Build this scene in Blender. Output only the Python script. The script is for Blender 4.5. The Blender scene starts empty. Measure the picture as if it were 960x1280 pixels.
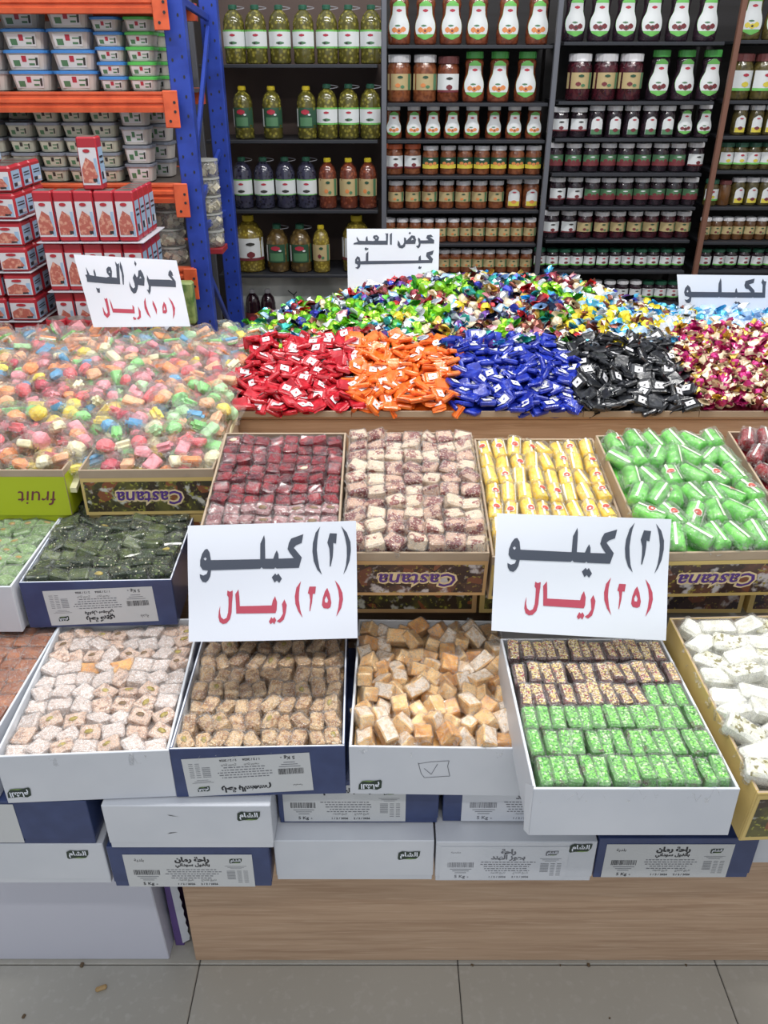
import bpy, bmesh, math, random
import numpy as np
from mathutils import Vector, Matrix, Euler, noise
from mathutils.geometry import tessellate_polygon

random.seed(11)
rnd = random.random
def ru(a, b): return a + (b - a) * random.random()
PI = math.pi
sc = bpy.context.scene
C = sc.collection

# ------------------------------------------------------------------ camera, world, lights
F, PITCH, CAMH = 1010.0, math.radians(29), 1.6
cd = bpy.data.cameras.new('camera'); cam = bpy.data.objects.new('camera', cd); C.objects.link(cam)
cam.location = (0, 0, CAMH); cam.rotation_euler = (PI/2 - PITCH, 0, 0)
cd.sensor_fit = 'VERTICAL'; cd.sensor_height = 24; cd.lens = F/1280*24
cd.clip_start = 0.05; cd.clip_end = 50
sc.camera = cam
w = bpy.data.worlds.new('world'); sc.world = w; w.use_nodes = True
w.node_tree.nodes['Background'].inputs[0].default_value = (0.86, 0.92, 1.0, 1)
w.node_tree.nodes['Background'].inputs[1].default_value = 0.62
def area(name, loc, rot, sx, sy, power, col=(1, .98, .95)):
    l = bpy.data.lights.new(name, 'AREA'); l.shape = 'RECTANGLE'; l.size = sx; l.size_y = sy
    l.energy = power; l.color = col
    o = bpy.data.objects.new(name, l); C.objects.link(o); o.location = loc; o.rotation_euler = rot
    return o
for i, (x, y, p) in enumerate([(-1.0, 1.25, 15), (.35, 1.2, 19), (1.5, 1.3, 14), (-.2, 2.35, 17), (1.2, 2.4, 12), (0, -.6, 15)]):
    area('ceiling_lamp_light', (x, y, 3.1), (0, 0, 0), 1.15, .07, p*1.12)
sc.view_settings.view_transform = 'Standard'; sc.view_settings.look = 'None'
sc.view_settings.exposure = 0.2; sc.view_settings.gamma = 1.0
sc.cycles.transparent_max_bounces = 14
sc.cycles.max_bounces = 6

def at(px, py, Y):
    k = (py - 640)/F; s, c = math.sin(PITCH), math.cos(PITCH)
    a = Y*(s + k*c)/(c - k*s)
    return Vector(((px - 480)/F*(Y*c + a*s), Y, CAMH - a))

# ------------------------------------------------------------------ materials
def srgb(r, g, b):
    f = lambda v: (v/255/12.92) if v/255 <= .04045 else ((v/255 + .055)/1.055)**2.4
    return (f(r), f(g), f(b), 1)
_m = {}
def M(name, col, rough=.5, metal=0., n=None, bump=None, coat=0., rv=0., spec=.5, sss=0.):
    """n: list of (kind, scale, colour, lo, hi) layers mixed over the base; bump: (kind, scale, strength); rv: brightness spread between objects"""
    if name in _m: return _m[name]
    m = bpy.data.materials.new(name); m.use_nodes = True; nt = m.node_tree; N = nt.nodes; L = nt.links
    b = N['Principled BSDF']
    b.inputs['Base Color'].default_value = srgb(*col); b.inputs['Roughness'].default_value = rough
    b.inputs['Metallic'].default_value = metal; b.inputs['Coat Weight'].default_value = coat
    b.inputs['Coat Roughness'].default_value = .08
    b.inputs['Specular IOR Level'].default_value = spec
    if sss:
        b.inputs['Subsurface Weight'].default_value = sss; b.inputs['Subsurface Radius'].default_value = (.01, .006, .004)
        b.inputs['Subsurface Scale'].default_value = .5
    if n or bump or rv:
        tc = N.new('ShaderNodeTexCoord'); oi = N.new('ShaderNodeObjectInfo')
        mul = N.new('ShaderNodeMath'); mul.operation = 'MULTIPLY'; mul.inputs[1].default_value = 37.0
        L.new(oi.outputs['Random'], mul.inputs[0])
        add = N.new('ShaderNodeVectorMath'); add.operation = 'ADD'
        L.new(tc.outputs['Object'], add.inputs[0]); L.new(mul.outputs[0], add.inputs[1])
        vec = add.outputs[0]
    def tex(kind, scale):
        v = vec
        if kind == 'grain':
            mp = N.new('ShaderNodeMapping'); mp.inputs['Scale'].default_value = (.7, 6, 16); L.new(v, mp.inputs[0])
            t = N.new('ShaderNodeTexNoise'); t.inputs['Scale'].default_value = scale; t.inputs['Detail'].default_value = 6
            t.inputs['Distortion'].default_value = .5; L.new(mp.outputs[0], t.inputs['Vector']); return t.outputs['Fac']
        if kind == 'noise':
            t = N.new('ShaderNodeTexNoise'); t.inputs['Scale'].default_value = scale; t.inputs['Detail'].default_value = 3
            L.new(v, t.inputs['Vector']); return t.outputs['Fac']
        t = N.new('ShaderNodeTexVoronoi'); t.inputs['Scale'].default_value = scale; L.new(v, t.inputs['Vector'])
        if kind == 'cellcol':
            s = N.new('ShaderNodeSeparateColor'); L.new(t.outputs['Color'], s.inputs[0]); return s.outputs[0]
        if kind == 'cellcol2':
            s = N.new('ShaderNodeSeparateColor'); L.new(t.outputs['Color'], s.inputs[0]); return s.outputs[1]
        return t.outputs['Distance']
    if n:
        prev = None
        for kind, scale, c2, lo, hi in n:
            mr = N.new('ShaderNodeMapRange'); mr.inputs[1].default_value = lo; mr.inputs[2].default_value = hi
            L.new(tex(kind, scale), mr.inputs[0])
            mx = N.new('ShaderNodeMix'); mx.data_type = 'RGBA'
            L.new(mr.outputs[0], mx.inputs[0])
            if prev is None: mx.inputs[6].default_value = srgb(*col)
            else: L.new(prev, mx.inputs[6])
            mx.inputs[7].default_value = srgb(*c2)
            prev = mx.outputs[2]
        L.new(prev, b.inputs['Base Color'])
    if rv:
        hs = N.new('ShaderNodeHueSaturation'); mr = N.new('ShaderNodeMapRange')
        mr.inputs[3].default_value = 1 - rv; mr.inputs[4].default_value = 1 + rv
        L.new(oi.outputs['Random'], mr.inputs[0]); L.new(mr.outputs[0], hs.inputs['Value'])
        if n: L.new(prev, hs.inputs['Color'])
        else: hs.inputs['Color'].default_value = srgb(*col)
        L.new(hs.outputs[0], b.inputs['Base Color'])
    if bump:
        bp = N.new('ShaderNodeBump'); bp.inputs['Strength'].default_value = bump[2]; bp.inputs['Distance'].default_value = .003
        L.new(tex(bump[0], bump[1]), bp.inputs['Height']); L.new(bp.outputs[0], b.inputs['Normal'])
        if coat: L.new(bp.outputs[0], b.inputs['Coat Normal'])
    _m[name] = m
    return m
def film(name, haze=.1, tint=(255, 255, 255), gloss=.35, scale=90, rough=.15, crease=.42):
    """clear crinkled cellophane: see-through, with glossy glints and a little milkiness"""
    if name in _m: return _m[name]
    m = bpy.data.materials.new(name); m.use_nodes = True; nt = m.node_tree; N = nt.nodes; L = nt.links
    N.remove(N['Principled BSDF']); out = N['Material Output']
    tr = N.new('ShaderNodeBsdfTransparent'); tr.inputs[0].default_value = srgb(*tint)
    gl = N.new('ShaderNodeBsdfGlossy'); gl.inputs['Roughness'].default_value = rough; gl.inputs[0].default_value = (1, 1, 1, 1)
    df = N.new('ShaderNodeBsdfDiffuse'); df.inputs[0].default_value = srgb(240, 240, 240)
    tc = N.new('ShaderNodeTexCoord'); nz = N.new('ShaderNodeTexNoise'); nz.inputs['Scale'].default_value = scale
    nz.inputs['Detail'].default_value = 3; nz.inputs['Distortion'].default_value = 1.2
    L.new(tc.outputs['Object'], nz.inputs['Vector'])
    bp = N.new('ShaderNodeBump'); bp.inputs['Strength'].default_value = 1.0; bp.inputs['Distance'].default_value = .005
    L.new(nz.outputs['Fac'], bp.inputs['Height']); L.new(bp.outputs[0], gl.inputs['Normal']); L.new(bp.outputs[0], df.inputs['Normal'])
    lw = N.new('ShaderNodeLayerWeight'); lw.inputs[0].default_value = .16; L.new(bp.outputs[0], lw.inputs['Normal'])
    mr = N.new('ShaderNodeMapRange'); mr.inputs[1].default_value = .02; mr.inputs[2].default_value = .8; mr.inputs[3].default_value = .03; mr.inputs[4].default_value = gloss*1.5
    L.new(lw.outputs['Fresnel'], mr.inputs[0])
    # milky creases, with wrinkle highlights painted in white: thin ridges of a distorted noise
    n2 = N.new('ShaderNodeTexNoise'); n2.inputs['Scale'].default_value = scale*.75; n2.inputs['Detail'].default_value = 2; n2.inputs['Distortion'].default_value = 2.2
    oi = N.new('ShaderNodeObjectInfo'); va = N.new('ShaderNodeVectorMath'); va.operation = 'ADD'; L.new(tc.outputs['Object'], va.inputs[0]); L.new(oi.outputs['Random'], va.inputs[1]); L.new(va.outputs[0], n2.inputs['Vector'])
    sb = N.new('ShaderNodeMath'); sb.operation = 'SUBTRACT'; sb.inputs[1].default_value = .5; L.new(n2.outputs['Fac'], sb.inputs[0])
    ab = N.new('ShaderNodeMath'); ab.operation = 'ABSOLUTE'; L.new(sb.outputs[0], ab.inputs[0])
    rg = N.new('ShaderNodeMapRange'); rg.inputs[1].default_value = 0; rg.inputs[2].default_value = .035; rg.inputs[3].default_value = crease; rg.inputs[4].default_value = haze; L.new(ab.outputs[0], rg.inputs[0])
    m1 = N.new('ShaderNodeMixShader'); L.new(rg.outputs[0], m1.inputs[0]); L.new(tr.outputs[0], m1.inputs[1]); L.new(df.outputs[0], m1.inputs[2])
    m2 = N.new('ShaderNodeMixShader'); L.new(mr.outputs[0], m2.inputs[0]); L.new(m1.outputs[0], m2.inputs[1]); L.new(gl.outputs[0], m2.inputs[2])
    L.new(m2.outputs[0], out.inputs[0])
    _m[name] = m
    return m

# ------------------------------------------------------------------ mesh helpers
class G:
    """a bag of vertices, faces and material numbers"""
    def __init__(s): s.v = []; s.f = []; s.k = []
    def add(s, vs, fs, k=0, mx=None):
        b = len(s.v)
        for p in vs:
            p = Vector(p)
            s.v.append(tuple(mx @ p) if mx is not None else tuple(p))
        for f in fs:
            s.f.append(tuple(i + b for i in f)); s.k.append(k)
        return s
    def box(s, x0, x1, y0, y1, z0, z1, k=0, mx=None):
        return s.add([(x, y, z) for z in (z0, z1) for y in (y0, y1) for x in (x0, x1)],
                     [(0, 2, 3, 1), (4, 5, 7, 6), (0, 1, 5, 4), (2, 6, 7, 3), (0, 4, 6, 2), (1, 3, 7, 5)], k, mx)
    def bbox(s, x0, x1, y0, y1, z0, z1, bev=.002, k=0, mx=None, seg=1):
        bm = bmesh.new(); bmesh.ops.create_cube(bm, size=1)
        for q in bm.verts: q.co = Vector(((x0+x1)/2 + q.co.x*(x1-x0), (y0+y1)/2 + q.co.y*(y1-y0), (z0+z1)/2 + q.co.z*(z1-z0)))
        bmesh.ops.bevel(bm, geom=bm.edges[:], offset=bev, segments=seg, affect='EDGES', profile=.6)
        s.addbm(bm, k, mx); return s
    def addbm(s, bm, k=0, mx=None):
        bm.verts.index_update()
        s.add([q.co.copy() for q in bm.verts], [[q.index for q in f.verts] for f in bm.faces], k, mx); bm.free(); return s
    def lathe(s, prof, seg=16, k=0, sy=1., mx=None, cap=True):
        vs = [(r*math.cos(2*PI*i/seg), sy*r*math.sin(2*PI*i/seg), z) for r, z in prof for i in range(seg)]
        fs = [(j*seg+i, j*seg+(i+1) % seg, (j+1)*seg+(i+1) % seg, (j+1)*seg+i) for j in range(len(prof)-1) for i in range(seg)]
        if cap:
            fs.append(tuple(range(seg-1, -1, -1))); fs.append(tuple((len(prof)-1)*seg+i for i in range(seg)))
        return s.add(vs, fs, k, mx)
    def join(s, o, mx=None, k0=0):
        b = len(s.v)
        if mx is None: s.v += o.v
        else:
            A = np.array(o.v) @ np.array(mx.to_3x3()).T + np.array(mx.translation); s.v += [tuple(r) for r in A]
        s.f += [tuple(i + b for i in f) for f in o.f]; s.k += [k + k0 for k in o.k]
        return s
    def mesh(s, name, mats, smooth=False):
        me = bpy.data.meshes.new(name); me.from_pydata(s.v, [], s.f)
        for m in (mats if isinstance(mats, (list, tuple)) else [mats]): me.materials.append(m)
        me.polygons.foreach_set('material_index', s.k)
        me.polygons.foreach_set('use_smooth', [bool(smooth)]*len(s.f)); me.update()
        return me

def ob(name, me, parent=None, mx=None, label=None, cat=None, group=None, kind=None):
    o = bpy.data.objects.new(name, me); C.objects.link(o)
    if parent: o.parent = parent
    if mx is not None: o.matrix_basis = mx
    if label: o['label'] = label
    if cat: o['category'] = cat
    if group: o['group'] = group
    if kind: o['kind'] = kind
    return o
def T(x, y, z): return Matrix.Translation((x, y, z))
def E3(a, b, c): return Euler((a, b, c)).to_matrix().to_4x4()
ORD = ['first', 'second', 'third', 'fourth', 'fifth', 'sixth', 'seventh', 'eighth', 'ninth', 'tenth', 'eleventh', 'twelfth', 'thirteenth']

# ------------------------------------------------------------------ flat printing: Arabic and Latin lettering, bars
_AR = {'ا': (0xFE8D, 2), 'ب': (0xFE8F, 4), 'ة': (0xFE93, 2), 'ت': (0xFE95, 4), 'ج': (0xFE9D, 4), 'ح': (0xFEA1, 4), 'د': (0xFEA9, 2),
       'ر': (0xFEAD, 2), 'ز': (0xFEAF, 2), 'س': (0xFEB1, 4), 'ش': (0xFEB5, 4), 'ض': (0xFEBD, 4), 'ع': (0xFEC9, 4), 'ف': (0xFED1, 4),
       'ق': (0xFED5, 4), 'ك': (0xFED9, 4), 'ل': (0xFEDD, 4), 'م': (0xFEE1, 4), 'ن': (0xFEE5, 4), 'ه': (0xFEE9, 4), 'و': (0xFEED, 2),
       'ي': (0xFEF1, 4), 'خ': (0xFEA5, 4), 'ص': (0xFEB9, 4)}
def shape(s):
    out = ''
    for i, ch in enumerate(s):
        if ch not in _AR: out += ch; continue
        base, nf = _AR[ch]
        pj = i > 0 and s[i-1] in _AR and _AR[s[i-1]][1] == 4
        nj = i + 1 < len(s) and s[i+1] in _AR and nf == 4
        out += chr(base + (3 if pj and nj else 2 if nj else 1 if pj else 0))
    return out[::-1]
_tc = {}
def text2d(s, bold=0., shear=0., res=2):
    """-> (verts 2d, tris, width, height) of unit-size lettering centred on the origin"""
    key = (s, bold, shear, res)
    if key in _tc: return _tc[key]
    c = bpy.data.curves.new('lettering', 'FONT')
    c.body = shape(s) if any(ch in _AR for ch in s) else s
    c.resolution_u = res; c.offset = bold; c.shear = shear
    o = bpy.data.objects.new('lettering', c); C.objects.link(o)
    dg = bpy.context.evaluated_depsgraph_get(); dg.update()
    me = bpy.data.meshes.new_from_object(o.evaluated_get(dg))
    v = np.array([q.co[:2] for q in me.vertices]).reshape(-1, 2); f = [tuple(p.vertices) for p in me.polygons]
    bpy.data.objects.remove(o); bpy.data.curves.remove(c); bpy.data.meshes.remove(me)
    lo, hi = v.min(0), v.max(0); v = v - (lo + hi)/2
    _tc[key] = (v, f, hi[0]-lo[0], hi[1]-lo[1]); return _tc[key]
class Flat(G):
    """flat print in the x-z plane, facing -y; y = -lift"""
    def text(s, t, cx, cz, size=None, width=None, k=0, lift=0., bold=0., shear=0., flip=False, res=2):
        v, f, w_, h_ = text2d(t, bold, shear, res)
        q = width/w_ if width else size
        g = -1 if flip else 1
        return s.add([(cx + g*a*q, -lift, cz + g*b*q) for a, b in v], f, k)
    def rect(s, x0, x1, z0, z1, k=0, lift=0.):
        return s.add([(x0, -lift, z0), (x1, -lift, z0), (x1, -lift, z1), (x0, -lift, z1)], [(0, 1, 2, 3)], k)
    def poly(s, loops, k=0, lift=0.):
        pts = [p for l in loops for p in l]
        tr = tessellate_polygon([[Vector((a, b, 0)) for a, b in l] for l in loops])
        return s.add([(a, -lift, b) for a, b in pts], [tuple(t) for t in tr], k)
    def flipped(s):
        s.v = [(-x, y, -z) for x, y, z in s.v]; return s

paper = M('white_paper', (226, 230, 240), .6)
navy = M('navy_card', (50, 63, 104), .32, n=[('noise', 30, (57, 71, 114), .4, .7)], spec=.5)
white_card = M('white_card', (206, 209, 216), .42, n=[('noise', 8, (196, 200, 208), .35, .7)])
inner_card = M('inner_card', (214, 219, 226), .5)
kraft = M('kraft_card', (176, 157, 135), .7, n=[('noise', 14, (164, 144, 122), .3, .7)])
yellow_card = M('yellow_card', (206, 180, 112), .5)
ink = M('black_ink', (38, 40, 46), .5)
soft_ink = M('grey_ink', (108, 110, 118), .5)
label_grey = M('label_paper', (196, 198, 200), .5)
badge_green = M('badge_green', (34, 52, 44), .4)
badge_leaf = M('badge_leaf_green', (112, 140, 78), .4)
lime_card = M('lime_card', (176, 190, 30), .45)
red_ink = M('red_ink', (186, 72, 92), .55)
sign_ink = M('sign_ink', (72, 78, 92), .55)
purple_ink = M('purple_ink', (84, 50, 132), .4)
cream_ink = M('cream_ink', (226, 204, 160), .4)

# ------------------------------------------------------------------ the setting
tile_m = M('floor_tile_glaze', (172, 169, 161), .28, n=[('noise', 2.2, (162, 159, 151), .35, .7), ('noise', 60, (180, 178, 172), .55, .8)], rv=.02)
grout_m = M('grout', (70, 68, 66), .8)
fl = ob('floor', G().box(-3, 3, -1.5, 4.4, -.03, -.004).mesh('floor', grout_m), kind='structure')
tm = G().bbox(-.2615, .2615, -.2615, .2615, -.012, 0, .0015).mesh('tile', tile_m)
for i in range(-4, 5):
    for j in range(-3, 7):
        ob('tile', tm, fl, T(-.1125 + .525*i, .7275 + .525*j, 0))
wall_m = M('wall_paint', (60, 54, 52), .7)
ob('wall_back', G().box(-3, 3, 4.0, 4.08, 0, 3.4).mesh('wall_back', wall_m), kind='structure')
wl = M('pale_wall_paint', (190, 188, 182), .8)
ob('wall_left', G().box(-3.0, -2.9, -1.5, 4.08, 0, 3.4).mesh('wall_left', wl), kind='structure')
ob('wall_right', G().box(2.9, 3.0, -1.5, 4.08, 0, 3.4).mesh('wall_right', wl), kind='structure')

# wooden stepped display counter
oak = M('oak_laminate', (194, 163, 136), .42, n=[('grain', 4.0, (170, 138, 112), .42, .72), ('grain', 13, (206, 178, 152), .5, .75)])
cnt = ob('display_counter', None, mx=T(.4, 1.0, 0), label='stepped oak laminate counter carrying all the trays and boxes of sweets', cat='counter')
def cpart(nm, x0, x1, y0, y1, z0, z1, m=oak): return ob(nm, G().bbox(x0-.4, x1-.4, y0-1, y1-1, z0, z1, .0015).mesh(nm, m), cnt)
cpart('front_panel', -.384, 1.6, .998, 1.016, .001, .427)
cpart('side_panel', -.384, -.366, 1.017, 2.44, .001, .427)
cpart('lower_top', -.384, 1.6, 1.017, 1.30, .409, .4265)
cpart('middle_riser', -.9, 1.6, 1.302, 1.32, .43, .70)
cpart('middle_top', -.9, 1.6, 1.302, 1.76, .70, .718)
cpart('upper_riser', -.345, 1.6, 1.735, 1.753, .7185, .882)
cpart('upper_top', -.345, 1.6, 1.735, 2.6, .8825, .8965); cpart('upper_top', -1.2, -.346, 1.735, 2.185, .8825, .8965)
cpart('back_panel', -.345, 1.6, 2.582, 2.6, .001, .882); cpart('back_panel', -1.2, -.346, 2.167, 2.185, .001, .882)

# ------------------------------------------------------------------ cardboard boxes
def wobble(g, amp=.0012, sc_=9):
    g.v = [tuple(Vector(p) + amp*noise.noise_vector(Vector(p)*sc_)) for p in g.v]; return g
def badge(cx, cz, s=.036, flip=False):
    """dark leaf-shaped badge with the maker's white lettering"""
    g = Flat()
    out = [(-.5, -.22), (-.47, .16), (-.30, .27), (.02, .23), (.25, .26), (.5, .27), (.47, -.02), (.32, -.22), (.1, -.25), (-.2, -.24), (-.44, -.3)]
    q = -1 if flip else 1
    g.poly([[(cx + q*a*s, cz + q*b*s) for a, b in out]], 0, .0004)
    leaf = [(-.2, -.24), (.0, -.17), (.3, -.2), (.42, -.12), (.32, -.22), (.1, -.25)]
    g.poly([[(cx + q*a*s, cz + q*b*s) for a, b in leaf]], 1, .0006)
    g.text('الشام', cx, cz + q*.01*s, width=.78*s, k=2, lift=.0007, bold=.03, flip=flip)
    return g
def add_badge(par, cx, cz, y, s=.036, flip=False):
    ob('badge', badge(cx, cz, s, flip).mesh('badge', [badge_green, badge_leaf, paper]), par, T(0, y, 0), label='dark green leaf-shaped badge with white lettering')
def label_print(title, sub, side, w_, h_, seed=1, faint=False):
    """black print of a sweet box label centred on the origin"""
    r = random.Random(seed); g = Flat(); Lf = .0003
    X = lambda u: (u - .5)*w_
    Z = lambda v: (.5 - v)*h_
    if sub:
        g.text(title, X(.53), Z(.165), width=(.27 if len(title) > 6 else .12)*w_, lift=Lf, bold=.06)
        g.text(sub, X(.53), Z(.33), width=.27*w_ if len(sub) > 9 else .18*w_, lift=Lf, bold=.045)
    else:
        g.text(title, X(.53), Z(.17), width=.40*w_, lift=Lf, bold=.06)
    g.text(side, X(.12), Z(.17), width=.075*w_, lift=Lf, bold=.01)
    x = .06
    while x < .26:                                    # bar code
        b = r.choice([.002, .004, .006]); g.rect(X(x), X(x+b), Z(.62), Z(.47), 0, Lf); x += b + r.choice([.003, .005])
    g.text('5 Kg', X(.16), Z(.91), width=.085*w_, lift=Lf, bold=.02)
    g.text('e', X(.225), Z(.915), width=.012*w_, lift=Lf)
    g.text('1 / 2 / 2026', X(.46), Z(.91), width=.135*w_, lift=Lf, bold=.03)
    g.text('2 / 2 / 2026', X(.64), Z(.91), width=.135*w_, lift=Lf, bold=.03)
    g.text('تاريخ الانتهاء', X(.46), Z(.79), width=.12*w_, lift=Lf); g.text('تاريخ الانتاج', X(.64), Z(.79), width=.12*w_, lift=Lf)
    for row in range(5):                              # lines too small to read
        z = .45 + row*.065; x = .30 + r.random()*.05 + (.04 if row > 2 else 0); e = .76 - r.random()*.06 - (.04 if row > 2 else 0)
        while x < e:
            b = r.uniform(.012, .035); g.rect(X(x), X(min(x+b, e)), Z(z+.022), Z(z), 1, Lf); x += b + .008
    for row in range(3):
        g.rect(X(.08 + .02*row), X(.25 - .02*row), Z(.68 + row*.055), Z(.665 + row*.055), 1, Lf)
        g.rect(X(.78 + .02*row), X(.95 - .02*row), Z(.36 + row*.035), Z(.352 + row*.035), 1, Lf)
    for row in range(8):                              # nutrition table
        g.rect(X(.79), X(.855), Z(.512 + row*.035), Z(.50 + row*.035), 1, Lf)
        g.rect(X(.87), X(.905), Z(.512 + row*.05), Z(.50 + row*.05), 1, Lf); g.rect(X(.92), X(.955), Z(.512 + row*.05), Z(.50 + row*.05), 1, Lf)
    g.join(badge(X(.87), Z(.19), .1*w_).shifted(), None, 2)
    return g
Flat.shifted = lambda s: s
def sweet_label(par, title, sub, side, cx, cz, y, w_, h_, flip=False, seed=1, faint=False, roll=0.):
    lb = ob('label_sticker', Flat().rect(-w_/2, w_/2, -h_/2, h_/2).mesh('label_sticker', label_grey if not faint else white_card), par,
            T(cx, y - .0006, cz) @ E3(0, roll, 0), label='pale printed ingredients label' + (', upside down' if flip else ''))
    g = label_print(title, sub, side, w_, h_, seed)
    if flip: g.flipped()
    i1 = soft_ink if faint else ink
    ob('lettering', g.mesh('lettering', [i1, soft_ink, badge_green if not faint else soft_ink, badge_leaf, paper]), lb)
    return lb
def closed_box(X, Y, Z, mat_, label, w_=.256, l_=.33, h_=.096, yaw=0.):
    """lidded sweet box, front face at Y, standing on Z"""
    o = ob('sweets_box', None, mx=T(X, Y, Z) @ E3(0, 0, yaw), label=label, cat='box', group='closed boxes stacked under the trays')
    g = G().bbox(-w_/2+.0012, w_/2-.0012, .0012, l_-.0012, 0, h_-.004, .001); ob('box_body', g.mesh('box_body', mat_), o)
    g = G().bbox(-w_/2, w_/2, 0, l_, .012, h_-.0005, .0012); ob('lid', wobble(g, .0008).mesh('lid', mat_), o)
    return o
def open_box(X, Y, Ztop, w_, l_, h_, outer, inner, label, yaw=0., tilt=0., name='open_sweets_box', group='open boxes of sweets on the counter', side=None, rim=.0, rimm=None, th=.004, flare=0.):
    o = ob(name, None, mx=T(X, Y, Ztop) @ E3(math.radians(tilt), 0, math.radians(yaw)) @ T(0, 0, -h_), label=label, cat='box', group=group)
    side = side or outer
    a = w_/2
    def wallp(nm, x0, x1, y0, y1, mo, inward):
        g = G().bbox(x0, x1, y0, y1, .0, h_, .0008)
        # inner-facing faces take the inside colour
        for i, f in enumerate(g.f):
            p = [Vector(g.v[j]) for j in f]; nrm = (p[1]-p[0]).cross(p[2]-p[0])
            if nrm.length and nrm.normalized().dot(Vector(inward)) > .9: g.k[i] = 1
            if nrm.length and nrm.normalized().z > .8: g.k[i] = 1
        return ob(nm, g.mesh(nm, [mo, inner]), o)
    wallp('front_wall', -a, a, 0, th, outer, (0, 1, 0))
    wallp('back_wall', -a, a, l_-th, l_, side, (0, -1, 0))
    wallp('side_wall', -a, -a+th, th, l_-th, side, (1, 0, 0)); wallp('side_wall', a-th, a, th, l_-th, side, (-1, 0, 0))
    ob('box_bottom', G().box(-a+th, a-th, th, l_-th, 0, .003).mesh('box_bottom', inner), o)
    o['h'] = h_; o['w'] = w_; o['l'] = l_
    return o
def frame_of(o):
    """matrix of the box with the origin at the middle of the front top edge"""
    return o.matrix_basis @ T(0, 0, o['h'])

b = closed_box(-.573, .862, .427, white_card, 'white closed box with green badge resting over the big white carton')
add_badge(b, .085, .072, -.0006)
b = closed_box(-.310, .856, .427, navy, 'navy closed box with pomegranate sweets label, overhanging the corner of the oak panel')
sweet_label(b, 'راحة رمان', 'بالفول سوداني', 'بلدية', -.002, .040, 0, .205, .078, seed=3)
b = closed_box(-.048, .868, .427, white_card, 'plain white closed box with small green badge, middle of the bottom row')
add_badge(b, .088, .062, -.0006)
b = closed_box(.211, .866, .427, white_card, 'white closed box with grey coconut sweets label and cut green badge')
sweet_label(b, 'راحة', 'بجوز الهند', 'مرابيسية', -.018, .045, 0, .205, .08, seed=4, faint=True)
add_badge(b, .102, .082, -.0006)
b = closed_box(.471, .872, .427, navy, 'navy closed box with pomegranate label below the tray of green crumb bars')
sweet_label(b, 'راحة رمان', 'بالفول سوداني', 'بلدية', -.012, .043, 0, .205, .08, seed=5)
closed_box(.733, .90, .427, white_card, 'plain white closed box at the end of the bottom row under the nougat box')
b = closed_box(-.581, .860, .525, navy, 'navy closed box with blank white panel, second layer under the coconut sweets')
ob('label_sticker', Flat().rect(-.128, .016, .004, .09).mesh('label_sticker', label_grey), b, T(0, -.0006, 0), label='blank white panel')
b = closed_box(-.300, .852, .525, white_card, 'white closed box with green badge and scuff marks in the second layer')
add_badge(b, .094, .074, -.0006)
for p in ([(-.03, .077), (-.012, .072), (-.026, .0745)], [(-.035, .034), (-.018, .038), (-.03, .037)]):
    ob('scuff_mark', Flat().poly([p]).mesh('scuff_mark', ink), b, T(0, -.0008, 0))
b = closed_box(-.041, .900, .525, navy, 'navy closed box with sesame sweets label, second layer under the tray join')
sweet_label(b, 'راحة بالسمسم', None, 'مرابيسية', -.022, .046, 0, .195, .082, seed=6)
b = closed_box(.222, .903, .525, navy, 'navy closed box with coconut label half hidden behind the green crumb bars')
sweet_label(b, 'راحة', 'بجوز الهند', 'مرابيسية', .01, .043, 0, .215, .082, seed=7, faint=True)
closed_box(.484, .905, .525, navy, 'navy closed box hidden behind the tray of green crumb bars')
closed_box(.746, .905, .525, white_card, 'white closed box in the second layer under the nougat box', h_=.096)
closed_box(.335, .95, .623, white_card, 'white closed box propping up the tray of green crumb bars', h_=.078)
closed_box(.62, .95, .623, white_card, 'white closed box propping up the nougat box', h_=.068)
for x in (-.45, -.19, .075): pass

# big white carton on the floor
o = ob('carton', None, mx=T(-.70, 1.0, 0), label='big plain white carton standing on the floor left of the oak panel', cat='carton')
g = G().bbox(-.28, .262, 0, .34, .001, .42, .002)
for i, p in enumerate(g.v):
    if p[0] > 0 and p[2] > .2: g.v[i] = (p[0]-.012, p[1], p[2])
ob('carton_body', g.mesh('carton_body', M('lilac_white_card', (204, 205, 218), .5)), o)
o = ob('torn_carton', None, mx=T(-.42, 1.03, 0), label='purple carton with jagged white torn edge squeezed beside the oak panel', cat='carton')
ob('carton_body', G().bbox(-.012, .006, .0, .4, .001, .40, .001).mesh('carton_body', M('purple_card', (92, 70, 130), .5)), o)
g = Flat(); pts = [(-.010, .40)] + [(-.010 + .012 + .0025*(i % 2) + .0004*i, .40 - i*.0135) for i in range(29)] + [(-.002, .01)]
g = Flat().poly([[(x, z) for x, z in pts]]); ob('torn_edge', g.mesh('torn_edge', white_card), o, T(.006, -.001, 0), label='jagged torn white liner edge')

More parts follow.
